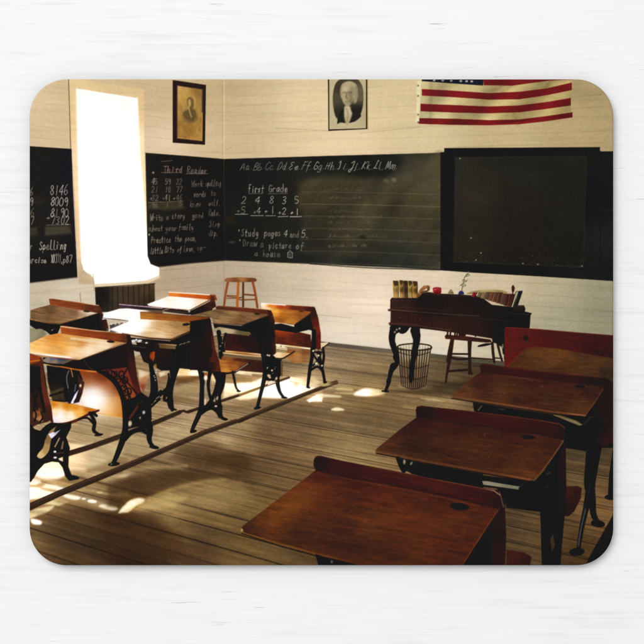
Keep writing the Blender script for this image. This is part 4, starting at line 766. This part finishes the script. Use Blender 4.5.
    for i, (x, c) in enumerate(((215,'7a1c20'),(250,'6e5c44'),(275,'7c6a4c'),(300,'5c4632'),(325,'6a4028'),(352,'5a3826'),(378,'4a2c20'),(402,'55382a'),(426,'3c2018'),(448,'4c1a1a'),(468,'2c1412'))):
        D = 'leaning_book.%d' % i
        y0 = 204+abs(i-3)*1.2+(i > 6)*6; y1 = 240+max(0, i-1)*8
        poly(D, T_J, [(x,y0),(x+24,y0+3),(x+8,min(y1,300)),(x-16,min(y1,300)-3)], [(x,y0+8,c),(x-8,y1-8,c)], f=.8); line(None, T_J, [(x+24,y0+4),(x+8,min(y1,300))], .7, '1c120d', f=.8, a=.8); line(None, T_J, [(x+2,y0+3),(x-12,min(y1,300)-6)], .6, 'a08860', f=.8, a=.35)
    poly('leaning_book.11', T_J, '486,205 500,198 480,300 460,305', [(490,220,'4a3c30'),(470,295,'2c211a')], f=.8); line(None, T_J, '494,210 465,300', .9, 'd8cdb4', f=.8, a=.9)
    poly('leaning_book.12', T_J, '505,200 532,198 530,210 500,296 480,296', [(510,220,'1e1c1c'),(490,290,'16110f')], f=.8)
    D = 'red_handbell'
    poly(D, T_J, '460,176 466,162 474,162 482,178 478,200 470,212 462,200', [(468,180,'55221c'),(476,190,'33130f')], f=.8); line(D, T_J, '470,200 466,230', 1, '33130f', f=.8)
    poly('teacher_desk', T_J, '500,292 540,292 550,312 545,332 470,330 470,300', [(520,300,'2a1c14'),(540,320,'1c130f')], f=.9); oval(None, T_J, 515, 300, 20, 5, 4, '4a3828', f=1, a=.6)

# ------------------------------------------------- desks of the right block
def paint_right_desks():
    # ---- red-backed desk, farthest
    D = 'desk_red_back'
    poly(D, T_N, '215,34 222,28 350,36 480,48 660,62 660,240 440,220 215,190', [(230,60,'661a14'),(300,60,'5c1914'),(420,70,'541813'),(600,90,'481210'),(230,160,'6c1c16'),(300,130,'5e1814'),(600,140,'3a100e'),(450,110,'541610')], f=.8, g=(5,.14,22,1.6))
    line(None, T_N, '220,29 350,37 660,63', .7, [(230,30,'8a3a2c'),(500,50,'6a3028')], f=.8, cv=0, a=.8)
    poly(D, T_N, '226,184 240,168 290,122 330,106 420,112 660,154 660,240 460,218', [(270,160,'5a3218'),(340,120,'684020'),(420,150,'6e4522'),(560,170,'5c3a20'),(620,200,'50341e'),(430,205,'52301a'),(330,180,'5e3a1c')], f=1.2, g=(7,.2,12,2))
    line(None, T_N, '226,184 290,122 330,106', .6, '8a4a2c', f=1, a=.5)
    oval(None, T_N, 300, 72, 10, 13, 0, '2a1416', f=.8); oval(None, T_N, 303, 88, 5, 6, 0, '4a3a44', f=.8, a=.8); line(None, T_N, '290,62 316,60', .8, '5a3030', f=.8, a=.6)
    line(None, T_N, '450,76 660,110', 1, '2e0c0a', f=2, a=.4)
    poly(None, T_N, '590,190 660,190 660,250 600,240', '3c2c20', f=4, a=.6)

    # ---- third desk
    D = 'desk_third'
    leg(D, T_Q, '555,30 545,110 535,200 545,260 552,330 572,372', [14,12,10,7,5.5,4.5], '110e0c'); leg(D, T_Q, '540,200 520,300 500,390 486,480', [8,5.5,4.4,3.6], '110e0c', '6a6e70'); oval(D, T_Q, 478, 500, 34, 18, -5, '120e0c'); oval(D, T_Q, 572, 374, 32, 16, 8, '120e0c')
    line(None, T_Q, '516,310 492,420 486,470', .8, '7a8288', f=1.2, a=.7)
    poly(D, T_Q, '425,208 480,206 500,216 495,260 465,320 440,342 418,338', [(450,230,'461d16'),(480,250,'371712'),(440,310,'30100e')], f=.9)
    poly(D, T_N, '90,325 250,350 400,372 535,378 600,285 650,240 650,505 600,505 560,522 455,505 440,430 300,400 110,372 95,358', [(150,350,'0f0e0c'),(450,400,'10100e'),(500,480,'12100e'),(580,350,'1c100e')], f=.9)
    line(None, T_N, '112,356 125,340', 1.2, '8a8478', f=1, a=.7); blob(T_N, 205, 352, 5, 1, 6, '4a4638', .7)
    poly(D, T_N, '405,374 430,374 500,398 522,412 512,418 470,402', [(430,380,'7a6440'),(500,408,'8c7c5a')], f=.9, a=.9); line(None, T_N, '410,376 470,396 518,414', .6, 'a89a74', f=.8, a=.7)
    line(None, T_N, '520,416 545,395 552,384 566,384', .7, '6a6858', f=.9, a=.6)
    poly(D, T_N, '590,232 612,226 650,250 650,485 605,500 580,480 578,400', [(610,300,'2a100e'),(630,400,'30100e'),(640,460,'3c1310'),(590,420,'180d0b')], f=.9)
    poly(D, T_N, '8,300 60,250 122,205 300,232 500,252 600,262 606,270 575,330 534,374 400,360 180,326 12,308', [(40,295,'6a4026'),(130,230,'47201a'),(250,270,'502818'),(200,300,'5c3420'),(400,310,'4e2c18'),(520,350,'5e3820'),(560,280,'42201a'),(350,250,'481c14'),(450,270,'4e2416')], f=.9, g=(7,.24,14,2.0))
    line(None, T_N, '8,302 90,314 180,328 400,362 534,378', 1.8, [(20,304,'7a5234'),(200,330,'744626'),(400,362,'6e4024'),(530,376,'8a5a38')], f=.9, cv=0, a=.95); line(None, T_N, '8,310 180,336 400,369 530,384', 1.2, '2a150c', f=.9, cv=0, a=.85)
    line(None, T_N, '536,376 606,272', .9, '7a4c30', f=.9, a=.7)
    poly(D, T_N, '118,178 128,172 300,196 480,216 590,226 612,232 618,250 600,262 480,250 300,230 122,206', [(130,190,'3a110f'),(300,214,'451511'),(450,232,'3c1410'),(590,240,'2a0e0c')], f=.8, g=(6,.2,22,1.2))
    line(None, T_N, '122,176 300,197 480,217 595,228', .7, '6a2c20', f=.8, cv=0, a=.7)
    wear(((483,373),(600,386),(583,413),(456,396)), 70, 6)
    blob(ID, 510, 388, 28, 5, 7, '6e4426', .3)
    oval(None, T_N, 513, 262, 20, 6, 4, '1c100c', f=.9)
    # iron of the cut desk at the right border
    D = 'desk_corner'
    leg(D, T_Q, '650,50 636,150 628,240', [5,5,4.4], '100d0b'); oval(D, T_Q, 630, 256, 28, 12, 0, '100d0b')
    poly(D, T_Q, '660,300 620,370 575,450 530,530 510,600 660,600', [(640,400,'1e0b09'),(580,500,'160907'),(640,480,'140907')], f=1.2)

    # ---- second desk
    D = 'desk_second'
    poly(D, T_O, '200,365 260,375 300,385 420,405 660,450 660,540 480,510 280,450 240,430', [(300,420,'0f0e0c'),(500,460,'111412'),(600,480,'0f100e')], f=.9)
    leg(D, T_O, '205,365 218,400 235,432', [4,4.4,4.4], IRON); line(D, T_O, '250,385 262,410 280,440', [3,3,4], IRON); blob(T_O, 238, 385, 1.3, 2.6, 0, 'b0a48a', .85); blob(T_O, 275, 394, 1.2, 1.8, 30, 'a89c84', .8); line(D, T_O, '264,398 272,380', 1, IRON)
    poly(D, T_Q, '0,150 60,160 290,184 330,140 425,0 430,200 424,330 410,480 402,600 322,600 318,430 314,322 165,302 120,215 0,205', [(100,180,'0e0d0b'),(350,250,'0f0d0b'),(370,450,'100d0b'),(200,280,'11110f')], f=.9)
    poly(D, T_Q, '415,20 428,10 430,340 405,345 385,300 392,100', [(415,100,'2c100e'),(420,250,'2a0f0d'),(395,250,'180c0a')], f=1)
    poly(None, T_Q, '358,440 372,420 380,470 366,505', '5a4a30', f=1, a=.7); blob(T_Q, 350, 150, 3, 1, -25, '4a4c44', .7); blob(T_Q, 345, 210, 2, .9, -20, '3c3c36', .6)
    poly(D, T_Q, '54,184 70,183 222,208 216,222 60,200', [(80,190,'96907c'),(200,214,'857e68')], f=.8); line(D, T_Q, '220,215 245,188', 1.2, '2c2c26', f=.9)
    tp = [(380,449,'5a3320'),(418,420,'3f1a14'),(440,440,'4c2814'),(470,445,'4e2914'),(500,440,'4c2212'),(530,460,'52290f'),(550,440,'4a2414'),(480,465,'502b15'),(420,452,'4a2a16'),(525,475,'6a3c20'),(460,425,'3e1812'),(510,430,'451a10')]
    poly(D, ID, '376.2,449.5 378,447.5 400,429.5 416.5,417.5 450,421 490,426.5 530,432 559,437.2 563,440 552,457 537.5,476.5 534,479 528,478.5 480,470 430,461 400,455.5 377,451.5', tp, f=.9, g=(8,.26,16,2.4))
    line(None, ID, '376.3,451.2 400,456 430,461.5 480,470.5 530,479.6', 2.2, [(380,452,'6a4428'),(430,461,'5c341c'),(480,470,'62381e'),(528,479,'7a4a2a')], f=.9, cv=0, a=.95); line(None, ID, '376.6,453.3 400,458 430,463.6 480,472.6 530,481.6', 1.5, '2c150b', f=.9, cv=0, a=.9)
    line(None, ID, '535,479 552,457.5 563.5,440.5', 1.1, '7a4828', f=.9, a=.75)
    poly(D, ID, '415.8,409.5 417,406.8 421,405.8 450,409 500,414.6 540,420 560,423.4 564.5,427 565.4,434 563,440 540,434.5 500,428.5 450,421.5 416.4,417', [(418,411,'2a0d0b'),(450,416,'451512'),(500,423,'481812'),(550,430,'40150f'),(563,432,'2c100c')], f=.8, g=(7,.25,26,1.3))
    line(None, ID, '418,406.6 450,409.3 500,415 540,420.4 560,424 564.5,428', .8, [(430,407,'4c1e18'),(520,418,'7a4030'),(562,426,'8a5038')], f=.8, cv=0, a=.8); line(None, ID, '416.5,417.4 450,421.6 500,428.6 540,434.6 562,439.5', .9, '1e0c08', f=1, cv=0, a=.6)
    wear(((418,420),(560,439),(533,477),(380,450)), 90, 5)
    blob(ID, 470, 445, 30, 7, 8, '6e3d1d', .35); blob(ID, 420, 448, 14, 4, 6, '2c150a', .4); blob(ID, 525, 455, 14, 5, -25, '6a3a1c', .3)
    oval(None, T_N, 308, 462, 28, 9, 4, '1a0d08', f=.9); line(None, T_N, '280,458 306,452 334,460', .6, '6a3a24', f=.9, a=.5)
    line(None, ID, '470,432 505,437', .6, '2e150c', f=1, a=.6)
    poly(D, T_Q, '165,490 240,502 275,522 262,600 160,600', [(200,520,'4c1e16'),(250,545,'3c1810')], f=1)

    # ---- nearest desk
    D = 'desk_nearest'
    poly(D, T_R, '365,485 400,500 560,532 560,580 400,580 380,540', '120f0c', f=.9); blob(T_R, 437, 522, 1.2, 2, 0, '8a8478', .7)
    poly(D, T_U, '545,118 570,128 582,165 588,300 584,440 400,440 420,400 480,320 555,195', [(570,150,'2a0f0c'),(560,250,'30100e'),(560,380,'360f10'),(480,380,'0f0d0b'),(520,290,'1c0e0c')], f=.9)
    line(None, T_U, '440,405 455,390 470,380', 1.2, '4a4c46', f=1.2, a=.6); line(None, T_U, '480,370 496,350', 1, '50524a', f=1.2, a=.6); poly(None, T_U, '415,420 490,325 525,280 530,420', '0d0c0a', f=2, a=.8)
    tp = [(243,528,'4a2810'),(270,510,'6e3b17'),(285,514,'7a4419'),(300,490,'70391a'),(318,472,'5a2416'),(320,510,'5e2f14'),(350,500,'5a2a14'),(380,500,'5e2a16'),(420,505,'5e2b17'),(460,515,'5f2c16'),(480,520,'5a2a16'),(490,512,'562414'),(420,540,'64310f'),(380,545,'582a12'),(340,540,'4e2611'),(300,535,'4e2810'),(450,550,'562610'),(440,488,'501c14'),(360,480,'4e1b14'),(370,525,'6a3a18')]
    poly(D, ID, '240.9,530.5 241.2,528.3 243,525.8 247,522.6 260,513 290,490 316,470 340,474 380,481.5 430,491 470,500 499.5,508 488,526 462,566 450,572 370,572 350,561.5 318.5,553.5 280,543.5 244,533.5', tp, f=.9, g=(10,.26,18,2.8))
    line(None, ID, '241,529 244,533.6 280,543.8 318.5,554 345,560.8 372,567', 2.0, [(243,533,'8a5f28'),(280,543,'704818'),(320,554,'6a3e16'),(360,564,'5c3010')], f=.9, cv=0, a=.95); line(None, ID, '242,533.5 280,546 318,556.4 345,563 372,569', 1.3, '2a160a', f=.9, cv=0, a=.9)
    blob(ID, 242, 530, .8, 1.4, 0, 'd8cca8', .7)
    line(None, ID, '499.5,508.5 486,528 462,566', 1.0, '8a4a2c', f=1, a=.7)
    poly(D, ID, '313.6,460.5 315,457.5 318,455.8 321,456 345,461.5 380,468.2 430,478 470,485.4 494,490 499,492.6 502.6,498 503.6,504 499.5,508.5 470,500.5 430,491.6 380,482 340,474.5 316,470.3 313.6,466', [(317,462,'281010'),(340,468,'40140f'),(380,475,'4c1813'),(430,485,'511b14'),(480,495,'491810'),(500,500,'33120d')], f=.8, g=(11,.3,28,1.5))
    line(None, ID, '316,456.6 345,462 380,468.8 430,478.6 470,486 494,490.8 500,495', .9, [(330,459,'3c1a16'),(400,473,'5e2a22'),(480,488,'7a4030'),(498,493,'d0b49a')], f=.8, cv=0, a=.8)
    line(None, ID, '316,470.6 340,475 380,482.6 430,492.2 470,501 499,508.8', 1.4, '1a0907', f=1.4, cv=0, a=.6); line(None, ID, '340,477.5 380,485 430,495 480,506', .8, '7a4024', f=1, cv=0, a=.6)
    line(None, T_U, '562,130 572,165 578,190', .9, 'a88a70', f=1, a=.6)
    wear(((318,472),(497,508),(461,562),(247,531)), 130, 3)
    blob(ID, 300, 500, 22, 9, -25, '96602c', .35); blob(ID, 420, 520, 45, 9, 12, '83491f', .28); blob(ID, 370, 548, 40, 7, 12, '3a1c0c', .35)
    oval(None, T_U, 402, 190, 40, 15, 5, '4a2412', f=1); oval(None, T_U, 400, 187, 38, 14, 5, '140c0a', f=1); line(None, T_U, '362,190 380,174 420,174 440,184', .7, '5a2a1c', f=1, a=.5)

def wear(quad, n, seed, dark='2a120a', light='a0683c'):
    r = np.random.RandomState(seed); (ax, ay), (bx, by), (cx, cy), (dx, dy) = quad
    at = lambda u, v: ((ax*(1-u)+bx*u)*(1-v)+(dx*(1-u)+cx*u)*v, (ay*(1-u)+by*u)*(1-v)+(dy*(1-u)+cy*u)*v)
    for k in range(n):                       # grain lines, scratches, ink and water marks
        u, v = r.rand(2); L = .06+.3*r.rand()**2
        P = [at(min(u+L*i/3, .985), min(max(v+.012*r.normal(), .02), .97)) for i in range(4)]
        line(None, ID, P, .35+.45*r.rand(), dark if r.rand() < .74 else light, f=1.0, a=.08+.18*r.rand())
    for k in range(n//5):
        u, v = .04+.92*r.rand(2); x, y = at(u, v)
        blob(ID, x, y, .5+2.2*r.rand()**2, .35+.9*r.rand()**2, 10, dark if r.rand() < .75 else light, .15+.3*r.rand())
    for k in range(n//9):
        u, v = .05+.9*r.rand(2); P = [at(u, v), at(min(max(u+.08*r.normal(), .02), .98), min(max(v+.2*r.normal(), .02), .98))]
        line(None, ID, P, .4, light if r.rand() < .5 else dark, f=.9, a=.15)

def blur(a, s):
    r = int(3*s)+1; k = np.exp(-.5*(np.arange(-r, r+1)/s)**2); k /= k.sum()
    for ax in (0, 1):
        p = np.pad(a, [(r, r) if i == ax else (0, 0) for i in range(3)], mode='edge'); n = a.shape[ax]
        a = sum(k[j]*(p[j:j+n] if ax == 0 else p[:, j:j+n]) for j in range(2*r+1))
    return a.astype(np.float32)

RIGHT = ('desk_red_back', 'desk_third', 'desk_corner', 'desk_second', 'desk_nearest')

def finish():
    global img
    X, Y = np.meshgrid(GX, GY)
    # aged varnish: browner than it is red
    for i, n in enumerate(PARTS):
        if n.startswith(('desk_', 'teacher_')):
            m = idb == i; c = img[m]; e = np.maximum(c[:, 0]-c[:, 1], 0)
            k = .90 if n in RIGHT else .95
            dk = np.clip(1.6-2.2*c[:, 0], 0, 1); c[:, 1] += (.05 if n in RIGHT else .075)*e*dk; c[:, 0] -= (.03 if n in RIGHT else .05)*e; c[:, 2] -= .05*e
            if n not in RIGHT: lit = np.clip((c[:, 0]-.28)*3, 0, 1)*np.clip((.97-c[:, 2])*2, 0, 1); c[:, 0] += .03*lit; c[:, 1] -= .012*lit; c[:, 2] -= .01*lit
            img[m] = np.clip(c*k, 0, 1)
    # printing contrast
    img = img*.55+.45*(img*img*(3-2*img))
    # the softness and grain of a small printed photograph
    img = blur(img, .42)
    big = blur(np.clip(img-.82, 0, 1), 5*S)
    img = img+big*np.array([1.1, 1.0, .95], np.float32)*.4
    fine = rng.normal(size=(CH//2+1, CW//2+1)).astype(np.float32)
    fine = blur(np.repeat(np.repeat(fine, 2, 0), 2, 1)[:CH, :CW, None], 1.0)[..., 0]
    mott = fbm(X/3.2, Y/2.6, 2)-.5
    lum = img.mean(2)
    amp = .006+.008*np.clip(lum*(1-lum)*4, 0, 1)
    img = img+(fine*amp*1.1+mott*amp*1.3)[..., None]
    cm = (fbm(X/5+50, Y/5+9, 2)-.5)*amp*1.2
    img[..., 0] += cm; img[..., 2] -= cm
    img *= (1-.035*np.clip(vn(X/60+3, Y*.42)*1.8-.75, 0, 1))[..., None]
    img = np.clip(img, 0.014, 1)
INK_GAIN = 1.06; WORLD = .61; KEY = 680
# ---------------------------------------------------------------- the scene
for f in (paint_room, paint_sunlight, paint_window, paint_boards, paint_left_desks, paint_far_things, paint_right_desks, finish): f()

K = 0.000403                                   # metres per photo pixel
PAD_H = 0.0050
PX0, PX1, PY0, PY1, PR = 29.6, 613.3, 79.3, 565.3, 37.0    # the pad's outline, photo pixels
C = bpy.context.scene.collection
scene = bpy.context.scene

def mat(name):
    m = bpy.data.materials.new(name); m.use_nodes = True
    nt = m.node_tree; return m, nt, nt.nodes['Principled BSDF']

def mesh_obj(name, verts, faces, m, parent=None):
    me = bpy.data.meshes.new(name)
    nf, k = faces.shape
    me.vertices.add(len(verts)); me.vertices.foreach_set('co', np.ascontiguousarray(verts, np.float32).ravel())
    me.loops.add(nf*k); me.loops.foreach_set('vertex_index', np.ascontiguousarray(faces, np.int32).ravel())
    me.polygons.add(nf); me.polygons.foreach_set('loop_start', np.arange(0, nf*k, k, dtype=np.int32))
    me.update(calc_edges=True)
    me.materials.append(m)
    o = bpy.data.objects.new(name, me); C.objects.link(o)
    if parent: o.parent = parent
    return o

# --- materials
m_print, nt, bs = mat('printed_cloth')
at = nt.nodes.new('ShaderNodeAttribute'); at.attribute_name = 'ink'
tc = nt.nodes.new('ShaderNodeTexCoord')
wv = nt.nodes.new('ShaderNodeTexNoise'); wv.inputs['Scale'].default_value = 2600; wv.inputs['Detail'].default_value = 1
bp = nt.nodes.new('ShaderNodeBump'); bp.inputs['Strength'].default_value = .12; bp.inputs['Distance'].default_value = .0001
nt.links.new(tc.outputs['Object'], wv.inputs['Vector']); nt.links.new(wv.outputs['Fac'], bp.inputs['Height']); nt.links.new(bp.outputs['Normal'], bs.inputs['Normal'])
nt.links.new(at.outputs['Color'], bs.inputs['Base Color'])
bs.inputs['Roughness'].default_value = .75; bs.inputs['Specular IOR Level'].default_value = .08

m_rub, nt, bs = mat('black_rubber')
nz = nt.nodes.new('ShaderNodeTexNoise'); nz.inputs['Scale'].default_value = 900
rp = nt.nodes.new('ShaderNodeValToRGB'); rp.color_ramp.elements[0].color = (.012, .012, .013, 1); rp.color_ramp.elements[1].color = (.03, .03, .032, 1)
nt.links.new(nz.outputs['Fac'], rp.inputs['Fac']); nt.links.new(rp.outputs['Color'], bs.inputs['Base Color']); bs.inputs['Roughness'].default_value = .8

m_tab, nt, bs = mat('white_painted_wood')
def node(k, **kw):
    n = nt.nodes.new(k)
    for a, v in kw.items(): setattr(n, a, v)
    return n
tc = node('ShaderNodeTexCoord')
def streak(sx, sy, lo, hi, det=3, rough=.6, off=0, rot=0):
    mp = node('ShaderNodeMapping'); mp.inputs['Scale'].default_value = (sx, sy, 1); mp.inputs['Location'].default_value = (off, off*.7, 0); mp.inputs['Rotation'].default_value = (0, 0, math.radians(rot))
    nz = node('ShaderNodeTexNoise'); nz.inputs['Scale'].default_value = 1; nz.inputs['Detail'].default_value = det; nz.inputs['Roughness'].default_value = rough
    mr = node('ShaderNodeMapRange'); mr.inputs['From Min'].default_value = lo; mr.inputs['From Max'].default_value = hi; mr.clamp = True
    nt.links.new(tc.outputs['Object'], mp.inputs['Vector']); nt.links.new(mp.outputs['Vector'], nz.inputs['Vector']); nt.links.new(nz.outputs['Fac'], mr.inputs['Value'])
    return mr.outputs['Result']
def mth(op, a, b):
    n = node('ShaderNodeMath', operation=op)
    for i, v in enumerate((a, b)):
        if isinstance(v, (int, float)): n.inputs[i].default_value = v
        else: nt.links.new(v, n.inputs[i])
    return n.outputs[0]
hair = mth('MULTIPLY', streak(22, 850, .62, .78, 2, .5, 3, 1), streak(9, 16, .42, .62, 2, .5, 8))
crack = mth('MULTIPLY', streak(55, 900, .64, .72, 3, .6, 11, 1), streak(9, 30, .50, .60, 3, .6, 21))
fine = streak(30, 1100, .35, .7, 3, .6, 5, 1)
broad = streak(5, 60, .3, .7, 3, .6, 14, 1)
wave = mth('MULTIPLY', streak(26, 420, .50, .70, 3, .6, 31, .8), streak(6, 9, .36, .62, 2, .5, 43))
tot = mth('ADD', mth('MULTIPLY', wave, .17), mth('ADD', mth('ADD', mth('MULTIPLY', hair, .28), mth('MULTIPLY', crack, .8)), mth('ADD', mth('MULTIPLY', fine, .06), mth('MULTIPLY', broad, .025))))
rp = node('ShaderNodeValToRGB'); rp.color_ramp.elements[0].color = (.845, .845, .84, 1); rp.color_ramp.elements[1].color = (.42, .415, .405, 1)
nt.links.new(tot, rp.inputs['Fac']); nt.links.new(rp.outputs['Color'], bs.inputs['Base Color'])
bp = node('ShaderNodeBump', invert=True); bp.inputs['Strength'].default_value = .25; bp.inputs['Distance'].default_value = .0003
nt.links.new(tot, bp.inputs['Height']); nt.links.new(bp.outputs['Normal'], bs.inputs['Normal'])
bs.inputs['Roughness'].default_value = .7; bs.inputs['Specular IOR Level'].default_value = .1

# --- table
T = 1.4
v = np.array([(-T,-T,-.02),(T,-T,-.02),(T,T,-.02),(-T,T,-.02),(-T,-T,0),(T,-T,0),(T,T,0),(-T,T,0)])
fq = np.array([(3,2,1,0),(4,5,6,7),(0,1,5,4),(1,2,6,5),(2,3,7,6),(3,0,4,7)])
tab = mesh_obj('table_surface', v, fq, m_tab); tab['kind'] = 'structure'

# --- the pad
pad = bpy.data.objects.new('mouse_pad', None); C.objects.link(pad)
pad.location = ((.5*(PX0+PX1)-322)*K, (322-.5*(PY0+PY1))*K, 0)
pad.empty_display_size = .02
pad['label'] = 'round-cornered mouse pad printed with a photo of an old schoolroom, on white wood'
pad['category'] = 'mouse pad'
CX, CY = .5*(PX0+PX1), .5*(PY0+PY1); HX, HY = .5*(PX1-PX0), .5*(PY1-PY0)

def rim(x, y):                                  # signed distance to the outline and outward direction (photo pixels)
    ax, ay = np.abs(x-CX)-(HX-PR), np.abs(y-CY)-(HY-PR)
    mx, my = np.maximum(ax, 0), np.maximum(ay, 0)
    L = np.hypot(mx, my)
    d = L+np.minimum(np.maximum(ax, ay), 0)-PR
    inner = L < 1e-6
    nx = np.where(inner, (ax > ay)*1.0, mx/np.maximum(L, 1e-6)); ny = np.where(inner, (ax <= ay)*1.0, my/np.maximum(L, 1e-6))
    return d, nx*np.sign(x-CX), ny*np.sign(y-CY)

X, Y = np.meshgrid(GX.astype(np.float64), GY.astype(np.float64))
d, nx, ny = rim(X, Y)
over = np.maximum(d, 0)
X2, Y2 = X-nx*over, Y-ny*over
edge = np.clip(1+np.minimum(d, 0)/2.2, 0, 1)    # rounded-over cloth edge
Z = PAD_H-.00055*(1-np.sqrt(np.clip(1-edge**2, 0, 1)))
lx = (X2-CX)*K; ly = (CY-Y2)*K
VV = np.stack([lx, ly, Z], -1).reshape(-1, 3)
lin = np.where(img <= .04045, img/12.92, ((img+.055)/1.055)**2.4)
INK = np.ones((CH*CW, 4), np.float32); INK[:, :3] = np.clip(lin/INK_GAIN, .004, .96).reshape(-1, 3)
inside = d < 0
cell = (inside[:-1, :-1] | inside[1:, :-1] | inside[:-1, 1:] | inside[1:, 1:])
ii = np.arange(CH*CW).reshape(CH, CW)
Q = np.stack([ii[1:, :-1], ii[1:, 1:], ii[:-1, 1:], ii[:-1, :-1]], -1)
cid = idb[:-1, :-1]

def printed(part, name, parent, label=None):
    ks = [k for k, n in enumerate(PARTS) if n == part or (n.startswith(part+'.') and part not in PARTS)]
    if not ks: return None
    q = Q[cell & np.isin(cid, ks)]
    if not len(q): return None
    u, inv = np.unique(q.ravel(), return_inverse=True)
    o = mesh_obj(name, VV[u], inv.reshape(-1, 4), m_print, parent)
    ca = o.data.attributes.new('ink', 'FLOAT_COLOR', 'POINT'); ca.data.foreach_set('color', INK[u].ravel())
    o.data.polygons.foreach_set('use_smooth', np.ones(len(q), bool))
    if label: o['label'] = label
    return o

a = np.linspace(0, 2*math.pi, 129)[:-1]
sx, sy = np.sign(np.cos(a)), np.sign(np.sin(a))
ox = (sx*(HX-PR)+PR*np.cos(a))*K; oy = (sy*(HY-PR)+PR*np.sin(a))*K
n = len(a); prof = [(.0, .0004), (.0, .0010), (.0, PAD_H-.0010), (-.0001, PAD_H-.0006)]
rv = np.concatenate([np.stack([ox+i*np.cos(a), oy+i*np.sin(a), np.full(n, z)], -1) for i, z in prof])
j = np.arange(n); jn = (j+1) % n
rf = np.concatenate([np.stack([r*n+j, r*n+jn, (r+1)*n+jn, (r+1)*n+j], -1) for r in range(len(prof)-1)])
base = mesh_obj('rubber_base', rv, rf, m_rub, pad)
bm = bmesh.new(); bm.from_mesh(base.data); bm.verts.ensure_lookup_table()
bm.faces.new([bm.verts[(len(prof)-1)*n+i] for i in range(n)]); bm.faces.new([bm.verts[i] for i in reversed(range(n))])
bm.to_mesh(base.data); bm.free()

photo = printed('wall', 'printed_photo', pad, 'printed picture of a schoolroom with cream boarded walls')
SUB = [('floor','printed_floor','sunlit plank floor in the printed picture'),('window','printed_window','tall blown-out bright window in the printed picture'),('panel','printed_slatted_panel','dark slatted panel under the window'),
 ('chalkboard_left','printed_chalkboard','black chalkboard left of the window with four-digit sums'),('chalkboard_corner','printed_chalkboard','black chalkboard right of the window headed Third Reader'),('chalkboard_back','printed_chalkboard','long smudged chalkboard on the back wall headed First Grade'),('framed_chalkboard','printed_chalkboard','empty black framed chalkboard at the right'),
 ('flag','printed_flag','red and white striped flag hung high on the wall'),('framed_print','printed_picture_frame','small brown framed print high beside the corner'),('framed_portrait','printed_picture_frame','thin framed oval portrait cut by the top edge'),
 ('floor_runner','printed_floor_runner','long dark wooden runner nearest the aisle'),('floor_runner.b','printed_floor_runner','shorter wooden runner under the left desks'),
 ('desk_far_left','printed_school_desk','grey-brown desk top at the left edge under the chalkboard'),('desk_white_lit','printed_school_desk','desk top lit white in front of the slatted panel'),('desk_back_row','printed_school_desk','white-lit desk with orange back rail, farthest of the left block'),('desk_right_end','printed_school_desk','gold-topped desk at the right end of the left block'),('desk_right_middle','printed_school_desk','dull brown desk below the stool'),('desk_middle','printed_school_desk','pale lit desk with open seat in the middle of the left block'),('desk_front','printed_school_desk','honey-coloured desk with iron scroll lattice side'),('desk_cut_off','printed_school_desk','desk cut by the left edge, only its lit seat and iron showing'),
 ('stool','printed_stool','round wooden stool in the corner'),('teacher_chair','printed_chair','dark wooden chair behind the big desk'),('waste_basket','printed_waste_basket','wire waste basket under the big desk'),('teacher_desk','printed_writing_desk','dark wooden desk with iron scroll legs by the back wall')]
SUB += [('standing_book.%d' % i, 'printed_book', 'tan book standing at the left end of the dark writing desk') for i in range(5)]
SUB += [('leaning_book.%d' % i, 'printed_book', 'book leaning in the row at the right of the dark writing desk') for i in range(13)]
SUB += [('wooden_stick','printed_wooden_stand','brown wooden stand beside the tan books'),('red_jar','printed_jar','small red jar on the writing desk'),('small_figure','printed_figurine','tiny tan figurine on the writing desk'),('blue_vase','printed_vase','small dark blue vase'),('dried_sprig','printed_sprig','dried sprig in the blue vase'),('reading_arc','printed_book_rack','curved tan rack above the leaning books'),('red_handbell','printed_finial','dark red rounded knob above the leaning books'),
 ('desk_red_back','printed_school_desk','farthest right desk with a bright red back board'),('desk_third','printed_school_desk','dark brown desk in front of the red-backed one'),('desk_second','printed_school_desk','dark brown desk with a pale paper under its lid'),('desk_nearest','printed_school_desk','large reddish brown desk at the bottom, nearest of all'),('desk_corner','printed_school_desk','sliver of a dark desk in the bottom right corner')]
done = {'wall'}
for part, name, label in SUB:
    printed(part, name, photo, label); done.add(part)
print('unused parts:', [p for p in PARTS if p not in done])

# --- light: one broad lamp high at the upper left, a dim one for fill, a pale room
w = bpy.data.worlds.new('World'); scene.world = w; w.use_nodes = True
w.node_tree.nodes['Background'].inputs['Color'].default_value = (.97, .985, 1, 1); w.node_tree.nodes['Background'].inputs['Strength'].default_value = WORLD
def lamp(name, loc, size, power, col=(1, 1, 1)):
    l = bpy.data.lights.new(name, 'AREA'); l.shape = 'DISK'; l.size = size; l.energy = power; l.color = col
    o = bpy.data.objects.new(name, l); C.objects.link(o); o.location = loc
    from mathutils import Vector
    o.rotation_euler = (-Vector(loc)).to_track_quat('-Z', 'Y').to_euler()
lamp('softbox', (-2.9, 3.4, 9.4), 7.0, KEY, (1, .992, .98))

cam = bpy.data.cameras.new('camera'); co = bpy.data.objects.new('camera', cam); C.objects.link(co)
co.location = (0, 0, 1.2); cam.sensor_width = 36; cam.lens = 36*(1.2-PAD_H)/(644*K); cam.clip_start = .01; cam.clip_end = 50
scene.camera = co
scene.render.engine = 'CYCLES'
scene.view_settings.view_transform = 'Standard'; scene.view_settings.look = 'None'; scene.view_settings.exposure = 0; scene.view_settings.gamma = 1
scene.cycles.use_denoising = True; scene.cycles.filter_width = 1.15
